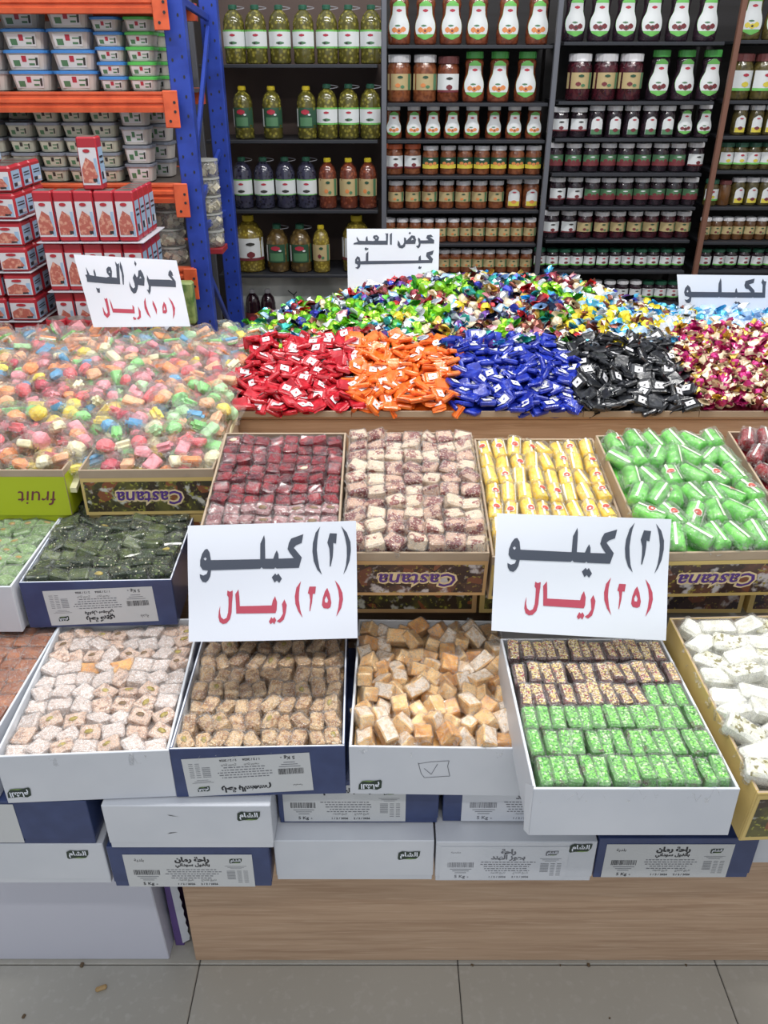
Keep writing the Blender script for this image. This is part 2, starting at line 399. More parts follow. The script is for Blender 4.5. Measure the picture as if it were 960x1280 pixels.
# crumbs and specks of litter on the floor
o = ob('dropped_sweet', G().bbox(-.011, .011, -.005, .005, 0, .008, .003).mesh('dropped_sweet', M('tan_sweet', (168, 138, 92), .3)), mx=T(*at(125, 1230, .94).xy, .0) @ E3(0, 0, .4), label='small tan sweet lying on the floor tile before the white carton', cat='sweet')
for px, py, s in ((30, 1271, .004), (735, 1204, .004), (590, 1204, .003), (700, 1205, .002), (105, 1200, .005), (857, 1205, .0025), (762, 1273, .002)):
    p = at(px, py, .95); k = (py-640)/F; Yg = CAMH*(math.cos(PITCH)-k*math.sin(PITCH))/(math.sin(PITCH)+k*math.cos(PITCH)); p = at(px, py, Yg)
    ob('crumb', G().bbox(-s, s, -s*.7, s*.7, 0, s, s*.3).mesh('crumb', M('crumb_brown', (96, 78, 56), .6)), mx=T(p.x, min(p.y, .988), .0) @ E3(0, 0, rnd()*3), label='tiny brown crumb on the floor, ' + ('at the picture edge' if px == 30 else 'under the gap beside the oak panel' if px == 105 else 'far out from the panel' if px == 762 else 'at the oak panel foot, %s' % {735: 'the yellowest', 590: 'by the middle joint', 700: 'the smallest', 857: 'by the last joint'}[px]), cat='crumb', group='crumbs on the floor')
# strip of clear tape on the oak panel
ob('tape_scrap', wobble(Flat().add([(-.03, 0, .012), (-.026, 0, .004), (-.01, -.003, .004), (-.012, 0, .008), (.045, -.001, -.006), (.044, 0, -.004)], [(0, 1, 2, 3), (3, 2, 4, 5)]), .001, 40).mesh('tape_scrap', film('tape_film', .25, gloss=.6)),
   mx=T(-.03, .9955, .325), label='scrap of clear tape hanging on the oak front panel', cat='tape')

# ------------------------------------------------------------------ open boxes
ham = 'open_sweets_box'
bA = open_box(-.713, .865, .719, .256, .33, .096, white_card, inner_card, 'white open box of orange brown loukoum at the edge of the front row', tilt=-1)
bB = open_box(-.442, .861, .719, .252, .325, .096, white_card, inner_card, 'white open box holding coconut dusted loukoum, front row', yaw=3)
add_badge(bB, -.105, .022, -.0006, flip=True)
bC = open_box(-.187, .873, .719, .258, .325, .096, navy, inner_card, 'navy open box holding sesame loukoum under the first price sign', yaw=1.5, tilt=-2)
sweet_label(bC, 'راحة بالسمسم', None, 'مرابيسية', -.017, .043, 0, .190, .076, flip=True, seed=8, roll=-.045)
bD = open_box(.077, .873, .719, .258, .325, .096, white_card, inner_card, 'white open box holding amber loukoum with a hand drawn tick on its front', yaw=-1, tilt=-1.5)
add_badge(bD, -.098, .020, -.0006, flip=True)
g = Flat()
def stroke(g, pts, wd, k=0, lift=.0004):
    for (x0, z0), (x1, z1) in zip(pts, pts[1:]):
        d = Vector((x1-x0, z1-z0)); d = d.normalized()*wd/2
        g.add([(x0-d.y, -lift, z0+d.x), (x0+d.y, -lift, z0-d.x), (x1+d.y, -lift, z1-d.x), (x1-d.y, -lift, z1+d.x)], [(0, 1, 2, 3)], k)
stroke(g, [(-.026, .066), (-.021, .044), (-.016, .036), (.022, .040), (.018, .060), (.020, .071), (-.008, .068), (-.026, .064)], .0009)
stroke(g, [(-.017, .055), (-.006, .043), (.003, .064)], .0009)
ob('pen_tick', g.mesh('pen_tick', soft_ink), bD, T(0, -.0002, 0), label='hand drawn tick in a square')
bE = open_box(.320, .724, .798, .262, .325, .082, white_card, inner_card, 'plain white open box of green and rainbow crumb bars jutting out in front', tilt=-2.5)
ob('corner_flap', G().add([(-.131, -.001, .088), (-.139, .012, .080), (-.137, .004, .006), (-.131, -.001, .002)], [(0, 1, 2, 3)]).mesh('corner_flap', white_card), bE, T(.0, .0, 0))

PRN = [('noise', 30, (98, 66, 56), .42, .60), ('cellcol', 34, (46, 30, 34), .45, .75), ('cellcol2', 40, (120, 72, 54), .78, .86), ('noise', 46, (190, 184, 186), .57, .66), ('noise', 150, (150, 136, 60), .60, .66)]
nutprint = M('nut_photo_print', (62, 44, 42), .35, n=PRN)
PRN2 = [('noise', 30, (96, 92, 46), .42, .60), ('cellcol', 34, (56, 44, 34), .45, .75), ('cellcol2', 40, (132, 78, 50), .78, .86), ('noise', 46, (196, 196, 184), .57, .66), ('noise', 150, (150, 150, 60), .58, .66)]
nutprint2 = M('green_nut_photo_print', (58, 56, 38), .35, n=PRN2)
def printed_front(par, w_, h_, z0, edge, prn=nutprint, text=True, y=0., tx=0., sx=.134):
    p = ob('printed_panel', Flat().rect(-w_/2+.001, w_/2-.001, z0, z0+h_).mesh('printed_panel', edge), par, T(0, y-.0006, 0), label='card front panel with printed photo of nuts and sweets')
    g = Flat().rect(-w_/2+.006, w_/2-.006, z0+.007, z0+h_-.008, lift=.0003)
    if text:
        g.text('Castana', tx, z0+h_*.46, width=sx, k=1, lift=.0005, bold=.10, shear=.15, flip=True)
        g.text('Castana', tx, z0+h_*.46, width=sx*.95, k=2, lift=.0008, bold=.015, shear=.15, flip=True)
    ob('nut_print', g.mesh('nut_print', [prn, cream_ink, purple_ink]), p, label='printed nuts and purple upside-down lettering' if text else 'printed nuts')
tray_k = dict(name='open_sweets_tray', group='kraft trays of loukoum in the middle row')
orange_edge = M('orange_edge_card', (196, 158, 108), .5)
Zt = {}
def mid(x, y, z, w_, label, edge, yaw=0., tilt=10.5, l_=.345):
    return open_box(x, y, z, w_, l_, .016+.08, kraft, kraft, label, tilt=tilt, yaw=yaw, **tray_k)
bI = mid(-.190, 1.102, .914, .234, 'kraft tray of dark red pomegranate loukoum behind the first price sign', orange_edge)
bJ = mid(.051, 1.097, .917, .236, 'kraft tray of nut crusted brown loukoum between the two big price signs', orange_edge)
bK = mid(.292, 1.110, .901, .233, 'kraft tray of yellow loukoum cylinders behind the second price sign', yellow_card, tilt=10)
bL = mid(.535, 1.085, .926, .238, 'kraft tray of green loukoum cylinders', yellow_card, tilt=9, yaw=2)
bM = mid(.782, 1.10, .926, .236, 'kraft tray of red loukoum cylinders at the edge of the middle row', yellow_card, tilt=9)
for b_, ed, w_ in ((bI, orange_edge, .234), (bJ, orange_edge, .236), (bK, yellow_card, .233), (bL, yellow_card, .238), (bM, yellow_card, .236)):
    printed_front(b_, w_, .078, .001, ed, text=b_ not in (bI, bK), tx=.003 if b_ is bJ else .004)
# closed nut-print boxes under them
for i, (x, y, ed, pr, lb) in enumerate([(-.190, 1.206, orange_edge, nutprint, 'nut print box under the tray of dark red loukoum'), (.051, 1.206, orange_edge, nutprint2, 'nut print box under the tray of nut crusted loukoum, its top strip showing'),
                      (.292, 1.206, yellow_card, nutprint2, 'nut print box under the tray of yellow cylinders'), (.536, 1.206, yellow_card, nutprint, 'nut print box under the tray of green cylinders'), (.782, 1.206, yellow_card, nutprint, 'nut print box under the tray of red cylinders')]):
    o = ob('nut_print_box', None, mx=T(x, y, .7195), label=lb, cat='box', group='closed nut print boxes')
    ob('box_body', G().bbox(-.118, .118, 0, .33, 0, .094, .001).mesh('box_body', ed), o)
    printed_front(o, .23, .088, .003, ed, pr, text=False)
bF = open_box(.598, .722, .798, .256, .335, .098, yellow_card, kraft, 'yellow edged box heaped with white pistachio nougat at the end of the front row', tilt=4.5, yaw=2.2, name='nougat_tray')
printed_front(bF, .256, .092, .002, yellow_card, nutprint2, text=False)
bG = open_box(-.765, 1.148, .817, .252, .33, .096, white_card, inner_card, 'white open box of pale green loukoum beside the navy kiwi box', tilt=-.2)
bH = open_box(-.500, 1.165, .817, .262, .34, .096, navy, inner_card, 'navy open box of dark green kiwi loukoum', yaw=2, tilt=-.4)
sweet_label(bH, 'راحة كيوي', 'بالفول سوداني', 'بلدية', .002, .044, 0, .190, .074, flip=True, seed=9, roll=-.03)
bO = open_box(-.455, 1.388, .923, .258, .33, .098, kraft, kraft, 'kraft tray overflowing with wrapped jellies behind the kiwi box', yaw=1.5, name='jelly_tray', group='kraft trays of wrapped jellies')
printed_front(bO, .258, .08, .001, yellow_card, nutprint2, text=True, tx=.0)
bN = open_box(-.744, 1.386, .923, .262, .33, .098, kraft, kraft, 'lime green tray with upside-down lettering, overflowing with wrapped jellies', name='jelly_tray', group='kraft trays of wrapped jellies')
p = ob('printed_panel', Flat().rect(-.131, .131, .0, .084).mesh('printed_panel', lime_card), bN, T(0, -.0006, 0), label='lime green front panel')
g = Flat(); g.text('fruit', .070, .038, width=.075, k=0, lift=.0004, bold=.0, shear=.25, flip=True)
cr = [(-.045 + .02*math.copysign(abs(math.cos(t))**.5, math.cos(t)), .055 + .024*math.copysign(abs(math.sin(t))**.5, math.sin(t))) for t in [i*PI/10 for i in range(20)]]
ob('lettering', g.mesh('lettering', M('plum_ink', (110, 50, 60), .4)), p, label='dark slanted lettering, upside down')
ob('fruit_picture', Flat().poly([cr], 0, .0004).mesh('fruit_picture', M('orange_fruit_print', (196, 120, 72), .4, n=[('noise', 120, (170, 90, 60), .4, .6)])), p, label='orange fruit picture')
ob('side_print', G().add([(.1315, .002, .001), (.1315, .328, .001), (.1315, .328, .086), (.1315, .002, .086)], [(0, 1, 2, 3)]).mesh('side_print', lime_card), bN, label='lime green side panel')
for x, m_, pr, lb in ((-.744, lime_card, None, 'lime green box under the lime tray of wrapped jellies'), (-.455, yellow_card, nutprint2, 'nut print box under the kraft tray of wrapped jellies')):
    o = ob('nut_print_box', None, mx=T(x, 1.392, .7195), label=lb, cat='box', group='closed nut print boxes')
    ob('box_body', G().bbox(-.128, .128, 0, .33, 0, .103, .001).mesh('box_body', m_), o)
    if pr: printed_front(o, .25, .09, .005, m_, pr, text=False)
o = ob('nut_print_box', None, mx=T(-1.02, 1.40, .7195), label='nut print box at the far end under the wrapped jellies', cat='box', group='closed nut print boxes')
ob('box_body', G().bbox(-.128, .128, 0, .33, 0, .2, .001).mesh('box_body', yellow_card), o)

# shallow trays of the top step
trayN = ['red foil chocolates', 'orange foil chocolates', 'blue foil chocolates', 'black foil chocolates', 'magenta foil chocolates']
trays = []
for i, nm in enumerate(trayN):
    trays.append(open_box(-.205 + .263*i, 1.712, .912, .262, .325, .015, kraft, kraft, 'shallow kraft tray under the %s' % nm, name='chocolate_tray', group='shallow trays on the top step'))
for i in range(5):
    open_box(-.205 + .263*i, 2.05, .93, .262, .42, .032, kraft, kraft, 'shallow kraft tray buried under twist wrapped toffees, %s from the red chocolates' % ORD[i], name='toffee_tray', group='shallow trays on the top step')
for i in range(3):
    open_box(-.47 - .27*i, 1.745, .93, .262, .42, .032, kraft, kraft, 'shallow kraft tray buried under wrapped jellies, %s from the red chocolates' % ORD[i], name='deep_tray', group='shallow trays on the top step')

# ------------------------------------------------------------------ sweets
def rbox(dx, dy, dz, bev, jit=0., cuts=0, seed=0, k=0, smooth_=False):
    bm = bmesh.new(); bmesh.ops.create_cube(bm, size=1)
    for q in bm.verts: q.co = Vector((q.co.x*dx, q.co.y*dy, q.co.z*dz))
    if bev: bmesh.ops.bevel(bm, geom=bm.edges[:], offset=bev, segments=2 if smooth_ else 1, affect='EDGES', profile=.5)
    if cuts: bmesh.ops.subdivide_edges(bm, edges=[e for e in bm.edges if e.calc_length() > bev*2.2], cuts=cuts, use_grid_fill=True)
    if jit:
        for q in bm.verts: q.co += jit*noise.noise_vector(q.co*90 + Vector((seed*7.3, 0, 0)))
    return G().addbm(bm, k)
def wrap(dx, dy, dz, seed, fins=True, jit=.0022):
    """crinkled clear film round a dx,dy,dz piece with a crimped fin at either end"""
    g = rbox(dx+.0030, dy+.0030, dz+.0028, .0028, jit, 2, seed)
    if fins:
        r = random.Random(seed)
        for sgn in (-1, 1):
            n = 5; vs = []
            for i in range(n):
                t = (i/(n-1)-.5)*dy*1.05
                vs.append((sgn*dx*.5, t*.9, dz*.12*r.uniform(-1, 1)))
                vs.append((sgn*(dx*.5+.007+r.uniform(-.002, .001)), t, dz*.45*r.uniform(-1, 1)))
            g.add(vs, [(2*i, 2*i+1, 2*i+3, 2*i+2) for i in range(n-1)])
    return g
clear = film('cellophane', haze=.025, gloss=.42, scale=170, crease=.5)
clear2 = film('cellophane_bag', haze=.02, gloss=.5, scale=110, crease=.24)

def protos(n, dims, bodym, seed0, top=None, wrapm=clear, fins=True, bev=.003, jit=.0012, nut=None, cuts=1):
    """list of (body mesh, wrapper mesh, extra mesh or None)"""
    out = []
    for i in range(n):
        dx, dy, dz = [d*ru(.93, 1.07) for d in dims]
        g = rbox(dx, dy, dz, bev, jit, cuts, seed0+i)
        mats = [bodym[i % len(bodym)] if isinstance(bodym, list) else bodym]
        if top:
            mats.append(top)
            for q, f in enumerate(g.f):
                p = [Vector(g.v[j]) for j in f]; nr = (p[1]-p[0]).cross(p[2]-p[1])
                if nr.length and nr.normalized().z > .75: g.k[q] = 1
        ex = None
        if nut and i % nut[1] == 0:
            e = G(); bm = bmesh.new(); bmesh.ops.create_uvsphere(bm, u_segments=8, v_segments=5, radius=1)
            for q in bm.verts: q.co = Vector((q.co.x*.0075 + ru(-.002, .002), q.co.y*.0048, q.co.z*.0022 + dz/2))
            e.addbm(bm); ex = e.mesh('nut', nut[0], True)
        out.append((g.mesh('sweet', mats, False), wrap(dx, dy, dz, seed0+i, fins).mesh('wrapper', wrapm), ex))
    return out
NS = [0]
def put(pr, mx, name, label, cat, group):
    o = ob(name, pr[0], None, mx, label, cat, group)
    if pr[1]: ob('wrapper', pr[1], o)
    if pr[2]: ob('nut', pr[2], o)
    NS[0] += 1
    return o
def bed(box, z, mat_, amp=.004, under='sweets_bed', lab='lower layer of sweets filling the box'):
    """lumpy lower layer closing the gaps between the top sweets"""
    W, Lh = box['w']-.012, box['l']-.012; nx, ny = 16, 20; vs = []
    for j in range(ny+1):
        for i in range(nx+1):
            x, y = (i/nx-.5)*W, .006+j/ny*Lh
            vs.append((x, y, z + amp*noise.noise(Vector((x*60, y*60, box.location.x*9)))*1.6))
    g = G().add(vs, [(j*(nx+1)+i, j*(nx+1)+i+1, (j+1)*(nx+1)+i+1, (j+1)*(nx+1)+i) for j in range(ny) for i in range(nx)])
    b0 = len(g.v); g.add([(vs[i][0], vs[i][1], z-.03) for i in (0, nx, (nx+1)*ny, (nx+1)*(ny+1)-1)], [])
    g.f.append((b0, b0+2, b0+3, b0+1)); g.k.append(0)
    o = ob(under, g.mesh(under, mat_), None, frame_of(box), lab, 'sweets', kind='stuff'); return o
def fill(box, prs, rows, name, label, group, cat='sweet', z=-.012, zj=.003, jr=.08, tilt=.12, jp=.002, x_in=.008, y0=.010, y1=None, yaw=0., pick=None, zf=None, base_rot=None, row0=0):
    """rows: list of counts from front to back"""
    Mx = frame_of(box); W = box['w']/2 - x_in; y1 = y1 if y1 is not None else box['l'] - .012
    nr = len(rows)
    for j, n in enumerate(rows):
        y = y0 + (j+.5)*(y1-y0)/nr
        for i in range(n):
            x = -W + (i+.5)*2*W/n + ru(-jp, jp)*1.2
            p = pick(j, i, n) if pick else random.choice(prs)
            zz = z + (zf(x, y) if zf else 0) + ru(-zj, zj)
            m = T(x, y + ru(-jp, jp), zz) @ E3(random.gauss(0, tilt), random.gauss(0, tilt), yaw + random.gauss(0, jr))
            if base_rot is not None: m = m @ base_rot
            put(p, Mx @ m, name, '%s, %s from left in %s row' % (label, ORD[i], ORD[j + row0]), cat, group)
TOPZ = PI/2
# B coconut loukoum
coco = M('coconut_dusted_loukoum', (222, 190, 168), .6, n=[('noise', 130, (172, 134, 112), .50, .62), ('voronoi', 420, (250, 246, 240), .40, .15)], bump=('noise', 500, .5), rv=.07, sss=.0)
coco2 = M('pale_sugar_loukoum', (222, 206, 198), .6, n=[('noise', 180, (196, 172, 158), .45, .6), ('noise', 500, (246, 244, 244), .52, .62)], bump=('noise', 500, .5), rv=.06)
amber = M('amber_loukoum', (232, 178, 102), .3, n=[('noise', 70, (204, 140, 70), .4, .65)], rv=.08, sss=.0, coat=.3)
nut_y = M('pistachio_half', (176, 158, 84), .5, n=[('noise', 200, (146, 130, 70), .4, .6)])
nut_b = M('brown_almond', (122, 98, 70), .5)
pB = protos(4, (.034, .028, .022), [coco, coco2], 10, nut=(nut_y, 2)) + protos(2, (.032, .030, .022), coco, 20, nut=(nut_b, 3)) + protos(3, (.034, .03, .022), coco2, 24) 
pBa = protos(1, (.040, .030, .022), amber, 30)
bed(bB, -.026, coco)
fill(bB, pB, [7, 7, 7, 7, 7, 8, 8, 8, 8, 8], 'coconut_loukoum', 'pinkish coconut dusted loukoum in white box', 'coconut loukoum in the white front box',
     z=-.017, jr=.45, tilt=.16, zj=.004, y0=.006, pick=lambda j, i, n: pBa[0] if (j, i) in ((6, 2), (6, 4)) else random.choice(pB))
# A orange brown
brn = M('orange_brown_loukoum', (170, 104, 62), .3, n=[('noise', 60, (140, 78, 44), .4, .62), ('noise', 240, (214, 186, 150), .64, .70)], rv=.1, coat=.3)
bed(bA, -.026, brn)
fill(bA, protos(4, (.034, .030, .022), brn, 40), [8]*10, 'amber_nut_loukoum', 'orange brown nut loukoum', 'orange brown loukoum', z=-.015, jr=.15, tilt=.1)
# C sesame
ses = M('sesame_crust', (222, 188, 144), .6, n=[('noise', 90, (176, 130, 88), .45, .62), ('voronoi', 300, (238, 216, 178), .42, .20)], bump=('voronoi', 300, .8), rv=.08)
ses2 = M('sesame_crust_dark', (208, 172, 128), .6, n=[('noise', 90, (160, 116, 80), .42, .6), ('voronoi', 300, (222, 198, 166), .40, .2)], bump=('voronoi', 300, .8), rv=.08)
pC = protos(6, (.036, .022, .026), [ses, ses2], 50, nut=(nut_y, 6), bev=.004)
bed(bC, -.030, ses2)
R90 = E3(0, 0, PI/2)
fill(bC, pC, [10, 10, 10, 10, 9, 9, 8, 8], 'sesame_loukoum', 'sesame crusted loukoum in navy front box', 'sesame loukoum in the navy front box', z=-.015, jr=.38, tilt=.16, zj=.004, base_rot=R90, y0=.006)
# D amber
ambw = M('sugar_powder_top', (236, 222, 206), .7, n=[('noise', 140, (222, 190, 150), .48, .62)], bump=('noise', 500, .4), rv=.04)
amb2 = M('honey_loukoum', (244, 208, 150), .3, n=[('noise', 60, (230, 176, 104), .42, .62)], rv=.08, coat=.3)
pD = protos(3, (.037, .024, .022), amb2, 60, top=ambw, bev=.0018, jit=.002) + protos(2, (.034, .026, .024), amber, 66, bev=.0018, jit=.002) + protos(3, (.036, .023, .022), amb2, 70, bev=.0018, jit=.002)
bed(bD, -.024, amb2)
fill(bD, pD, [8, 9, 9, 9, 9, 9, 9, 9, 8], 'honey_loukoum', 'wrapped amber loukoum in ticked box', 'amber loukoum in the ticked white box', z=-.006, jr=.8, tilt=.42, zj=.009, base_rot=R90, y0=.008, jp=.005)
# E crumb bars
gcr = M('green_crumb_top', (150, 240, 104), .6, n=[('cellcol', 420, (92, 186, 70), .62, .7), ('cellcol2', 300, (222, 250, 196), .80, .86), ('voronoi', 300, (64, 140, 56), .55, .75)], bump=('voronoi', 360, .9), rv=.05)
rcr = M('rainbow_crumb_top', (232, 200, 140), .6, n=[('cellcol', 330, (190, 80, 96), .72, .76), ('cellcol2', 330, (238, 220, 130), .55, .6), ('cellcol', 500, (250, 240, 226), .76, .8), ('cellcol2', 500, (130, 74, 60), .12, .08), ('voronoi', 330, (120, 70, 60), .55, .75)], bump=('voronoi', 330, .9), rv=.05)
dkside = M('dark_date_side', (104, 62, 58), .35, n=[('noise', 80, (80, 44, 44), .4, .6)])
gside = M('green_crumb_side', (96, 160, 80), .5, n=[('noise', 60, (96, 80, 60), .55, .68), ('voronoi', 300, (150, 214, 130), .35, .15)])
pE1 = protos(4, (.047, .0185, .034), gside, 80, top=gcr, fins=True, cuts=1); pE2 = protos(4, (.047, .0185, .034), dkside, 90, top=rcr)
bed(bE, -.030, gside)
def pe(j, i, n): return random.choice(pE1) if n == 13 and j < 3 or (j == 3 and i > 8) else random.choice(pE2)
def peb(j, i, n): return random.choice(pE2)
fill(bE, None, [13, 13, 13, 12, 12], 'green_crumb_bar', 'wrapped bar coated with bright green crumbs', 'green crumb bars', z=-.010, jr=.05, tilt=.06, zj=.002, base_rot=R90, y0=.004, y1=.255, pick=pe)
fill(bE, None, [13], 'rainbow_crumb_bar', 'dark bar topped with rainbow crumbs', 'rainbow crumb bars', z=-.010, jr=.05, tilt=.06, zj=.002, base_rot=R90, y0=.255, y1=.318, pick=peb, row0=5)
for o in list(C.objects):
    if o.name.startswith('green_crumb_bar') and len(o.data.materials) > 1 and o.data.materials[1] is rcr:
        o.name = 'rainbow_crumb_bar'; o['label'] = o['label'].replace('wrapped bar coated with bright green crumbs', 'dark bar topped with rainbow crumbs'); o['group'] = 'rainbow crumb bars'
# F nougat
noug = M('white_nougat', (240, 240, 230), .55, n=[('noise', 60, (214, 212, 196), .5, .64)], bump=('noise', 90, .3), rv=.03)
nougt = M('pistachio_nougat_top', (228, 228, 216), .55, n=[('noise', 60, (210, 208, 176), .5, .6), ('noise', 130, (128, 120, 60), .54, .58)], bump=('noise', 160, .5), rv=.03)
pF = protos(3, (.052, .030, .024), noug, 100, bev=.004) + protos(3, (.052, .032, .024), noug, 104, top=nougt, bev=.004)
bed(bF, -.022, noug)
fill(bF, pF, [6, 6, 6, 6, 6, 6, 6, 6, 6], 'nougat_bar', 'wrapped white pistachio nougat bar', 'white pistachio nougat bars', z=-.002, jr=.7, tilt=.18, zj=.006, y0=.008, jp=.005)
# G pale green, H dark kiwi
pg = M('pale_green_loukoum', (134, 164, 108), .4, n=[('noise', 80, (96, 132, 72), .42, .62), ('noise', 300, (206, 220, 192), .58, .68)], rv=.1)
bed(bG, -.026, pg)
fill(bG, protos(4, (.036, .032, .022), pg, 110, nut=(M('tan_nut_disc', (168, 138, 84), .5), 2)), [7]*9, 'pale_green_loukoum', 'wrapped pale green nutty loukoum', 'pale green loukoum in the white box', z=-.014, jr=.3, tilt=.14)
dg_ = M('dark_kiwi_loukoum', (58, 72, 48), .22, n=[('noise', 60, (38, 50, 34), .4, .6), ('noise', 110, (108, 128, 70), .60, .66), ('voronoi', 120, (206, 200, 170), .20, .14)], rv=.12, coat=.4)
dg2 = M('kiwi_loukoum_green', (84, 98, 50), .22, n=[('noise', 60, (50, 64, 40), .4, .6), ('voronoi', 200, (188, 186, 160), .18, .10)], rv=.12, coat=.4)
fH = film('cellophane_dark', .01, gloss=.5, scale=140, crease=.16)
pH = protos(3, (.038, .026, .022), dg_, 120, wrapm=fH) + protos(2, (.038, .026, .022), dg2, 124, wrapm=fH) + protos(1, (.036, .028, .022), dg_, 128, wrapm=fH, nut=(nut_y, 1))
pHn = pH[-1:]
bed(bH, -.030, dg_)
fill(bH, pH, [7, 7, 7, 7, 7, 7, 7, 7, 7, 7], 'kiwi_loukoum', 'glossy dark green kiwi loukoum', 'dark green kiwi loukoum in the navy box', z=-.006, jr=.3, tilt=.22, zj=.005, pick=lambda j, i, n: pHn[0] if (j*7+i) % 17 == 3 else random.choice(pH[:5]))
# I pomegranate, J nut crusted
gar = M('pomegranate_loukoum', (142, 18, 34), .2, n=[('noise', 60, (88, 20, 34), .42, .6), ('noise', 220, (200, 150, 150), .70, .76)], rv=.14, coat=.4)
garw = M('powdered_pomegranate', (168, 124, 124), .5, n=[('noise', 70, (120, 50, 56), .46, .6), ('noise', 160, (224, 214, 210), .56, .64)], rv=.1)
pI = protos(5, (.027, .025, .022), gar, 130, wrapm=film('cellophane_clear', .015, gloss=.34, scale=170, crease=.30)) ; pI2 = protos(3, (.027, .025, .022), garw, 136, nut=(nut_b, 3))
pIa = protos(1, (.027, .025, .022), gar, 139, nut=(M('white_almond', (226, 206, 170), .5), 1))
bed(bI, -.028, gar)
fill(bI, pI, [8]*11, 'pomegranate_loukoum', 'small dark red loukoum cube', 'pomegranate loukoum cubes', z=-.010, jr=.16, tilt=.14, zj=.004, x_in=.006,
     pick=lambda j, i, n: random.choice(pI2) if j < 4 else (pIa[0] if (i*3+j*5) % 23 == 4 else random.choice(pI)))
nc = M('nut_crusted_loukoum', (196, 158, 134), .5, n=[('noise', 55, (122, 46, 44), .47, .52), ('voronoi', 260, (222, 200, 176), .40, .2)], bump=('noise', 260, .7), rv=.1)
nc2 = M('crushed_nut_loukoum', (220, 198, 172), .5, n=[('noise', 60, (140, 72, 62), .53, .58), ('voronoi', 260, (232, 216, 194), .40, .2)], bump=('noise', 260, .7), rv=.08)
pJ = protos(4, (.031, .028, .024), nc, 140) + protos(3, (.031, .028, .024), nc2, 146)
bed(bJ, -.018, nc)
fill(bJ, pJ, [7, 7, 7, 7, 7, 7, 7, 7, 7, 7], 'nut_crusted_loukoum', 'nut crusted brown loukoum cube', 'nut crusted loukoum cubes', z=.002, jr=.22, tilt=.18, zj=.005, x_in=.004, y0=.004)
# cylinders
def cyl_protos(n, ln, r, bodym, stripe, seal, seed0, wrapm):
    out = []
    for i in range(n):
        g = G(); q = 12; pr = [(r*.80, -ln/2), (r, -ln/2+.003), (r, ln/2-.003), (r*.80, ln/2)]
        g.lathe(pr, q, 0, mx=E3(0, PI/2, 0))
        s = G()
        for a in ([.0] if i % 2 else [.25, -.9]):   # white wrapper seam stripes printed along the film
            s.add([(x, (r+.0016)*math.sin(a+d), (r+.0016)*math.cos(a+d)) for x in (-ln*.46, ln*.46) for d in (-.13, .13)], [(0, 1, 3, 2)])
        if i % 3 == 0:
            vs = [(ru(-.2, .2)*ln*0 + .008*math.cos(t), (r+.002)*math.sin(.9*math.sin(t)*.62), (r+.002)*math.cos(.9*math.sin(t)*.62)) for t in [j*PI/5 for j in range(10)]]
            s.add(vs, [tuple(range(10))], 1)
            vs = [(.0055*math.cos(t), (r+.0023)*math.sin(.4*math.sin(t)), (r+.0023)*math.cos(.4*math.sin(t))) for t in [j*PI/5 for j in range(10)]]
            s.add(vs, [tuple(range(10))], 2)
        wr = wrap(ln, r*2, r*2, seed0+i, True, .0022)
        out.append((g.mesh('sweet', bodym, True), wr.mesh('wrapper', wrapm), s.mesh('film_print', [stripe, M('seal_white', (236, 226, 216), .5), M('seal_red', (190, 70, 52), .5)])))
    return out
stripe = M('white_stripe', (240, 240, 226), .4)
yel = M('yellow_loukoum', (252, 212, 56), .3, n=[('noise', 70, (252, 230, 110), .5, .66)], rv=.07, coat=.3)
grn = M('green_loukoum', (128, 222, 96), .3, n=[('noise', 60, (92, 184, 70), .42, .6), ('noise', 150, (176, 232, 156), .62, .70)], rv=.08, coat=.3)
redl = M('red_loukoum', (166, 30, 44), .25, n=[('noise', 60, (128, 20, 34), .42, .6)], rv=.08, coat=.3)
pK = cyl_protos(4, .047, .0125, yel, stripe, None, 150, clear); pL = cyl_protos(6, .050, .0145, grn, stripe, None, 160, clear); pM = cyl_protos(3, .046, .0125, redl, stripe, None, 170, clear)
def fillc(box, prs, rows, name, label, group, **k):
    Mx = frame_of(box); W = box['w']/2-.006; nr = len(rows)
    for j, n in enumerate(rows):
        y = .004 + (j+.5)*(box['l']-.014)/nr
        for i in range(n):
            x = -W + (i+.5)*2*W/n + ru(-.002, .002)
            mx = T(x, y+ru(-.003, .003), k.get('z', 0)+ru(-.004, .004)) @ E3(random.gauss(0, .10), random.gauss(0, .1), PI/2 + k.get('lean', 0) + random.gauss(0, k.get('jr', .1))) @ E3(random.gauss(0, .35), 0, 0)
            lab_ = '%s, %s from left in %s row' % (label, ORD[i], ORD[j])
            q_ = prs[random.randrange(len(prs))]; o = ob(name, q_[0], None, Mx @ mx, lab_, 'sweet', group); ob('wrapper', q_[1], o); ob('film_print', q_[2], o)
bed(bK, -.022, yel); bed(bL, -.014, grn); bed(bM, -.014, redl)
fillc(bK, pK, [8, 8, 8, 8, 8, 8, 8], 'yellow_loukoum', 'yellow loukoum cylinder', 'yellow loukoum cylinders', z=-.006, jr=.07)
fillc(bL, pL, [7, 6, 7, 6, 7, 6], 'green_loukoum', 'bright green loukoum cylinder', 'green loukoum cylinders', z=.006, jr=.38)
fillc(bM, pM, [7, 7, 7, 7, 7, 7], 'red_loukoum', 'dark red loukoum cylinder', 'red loukoum cylinders', z=.006, jr=.3)

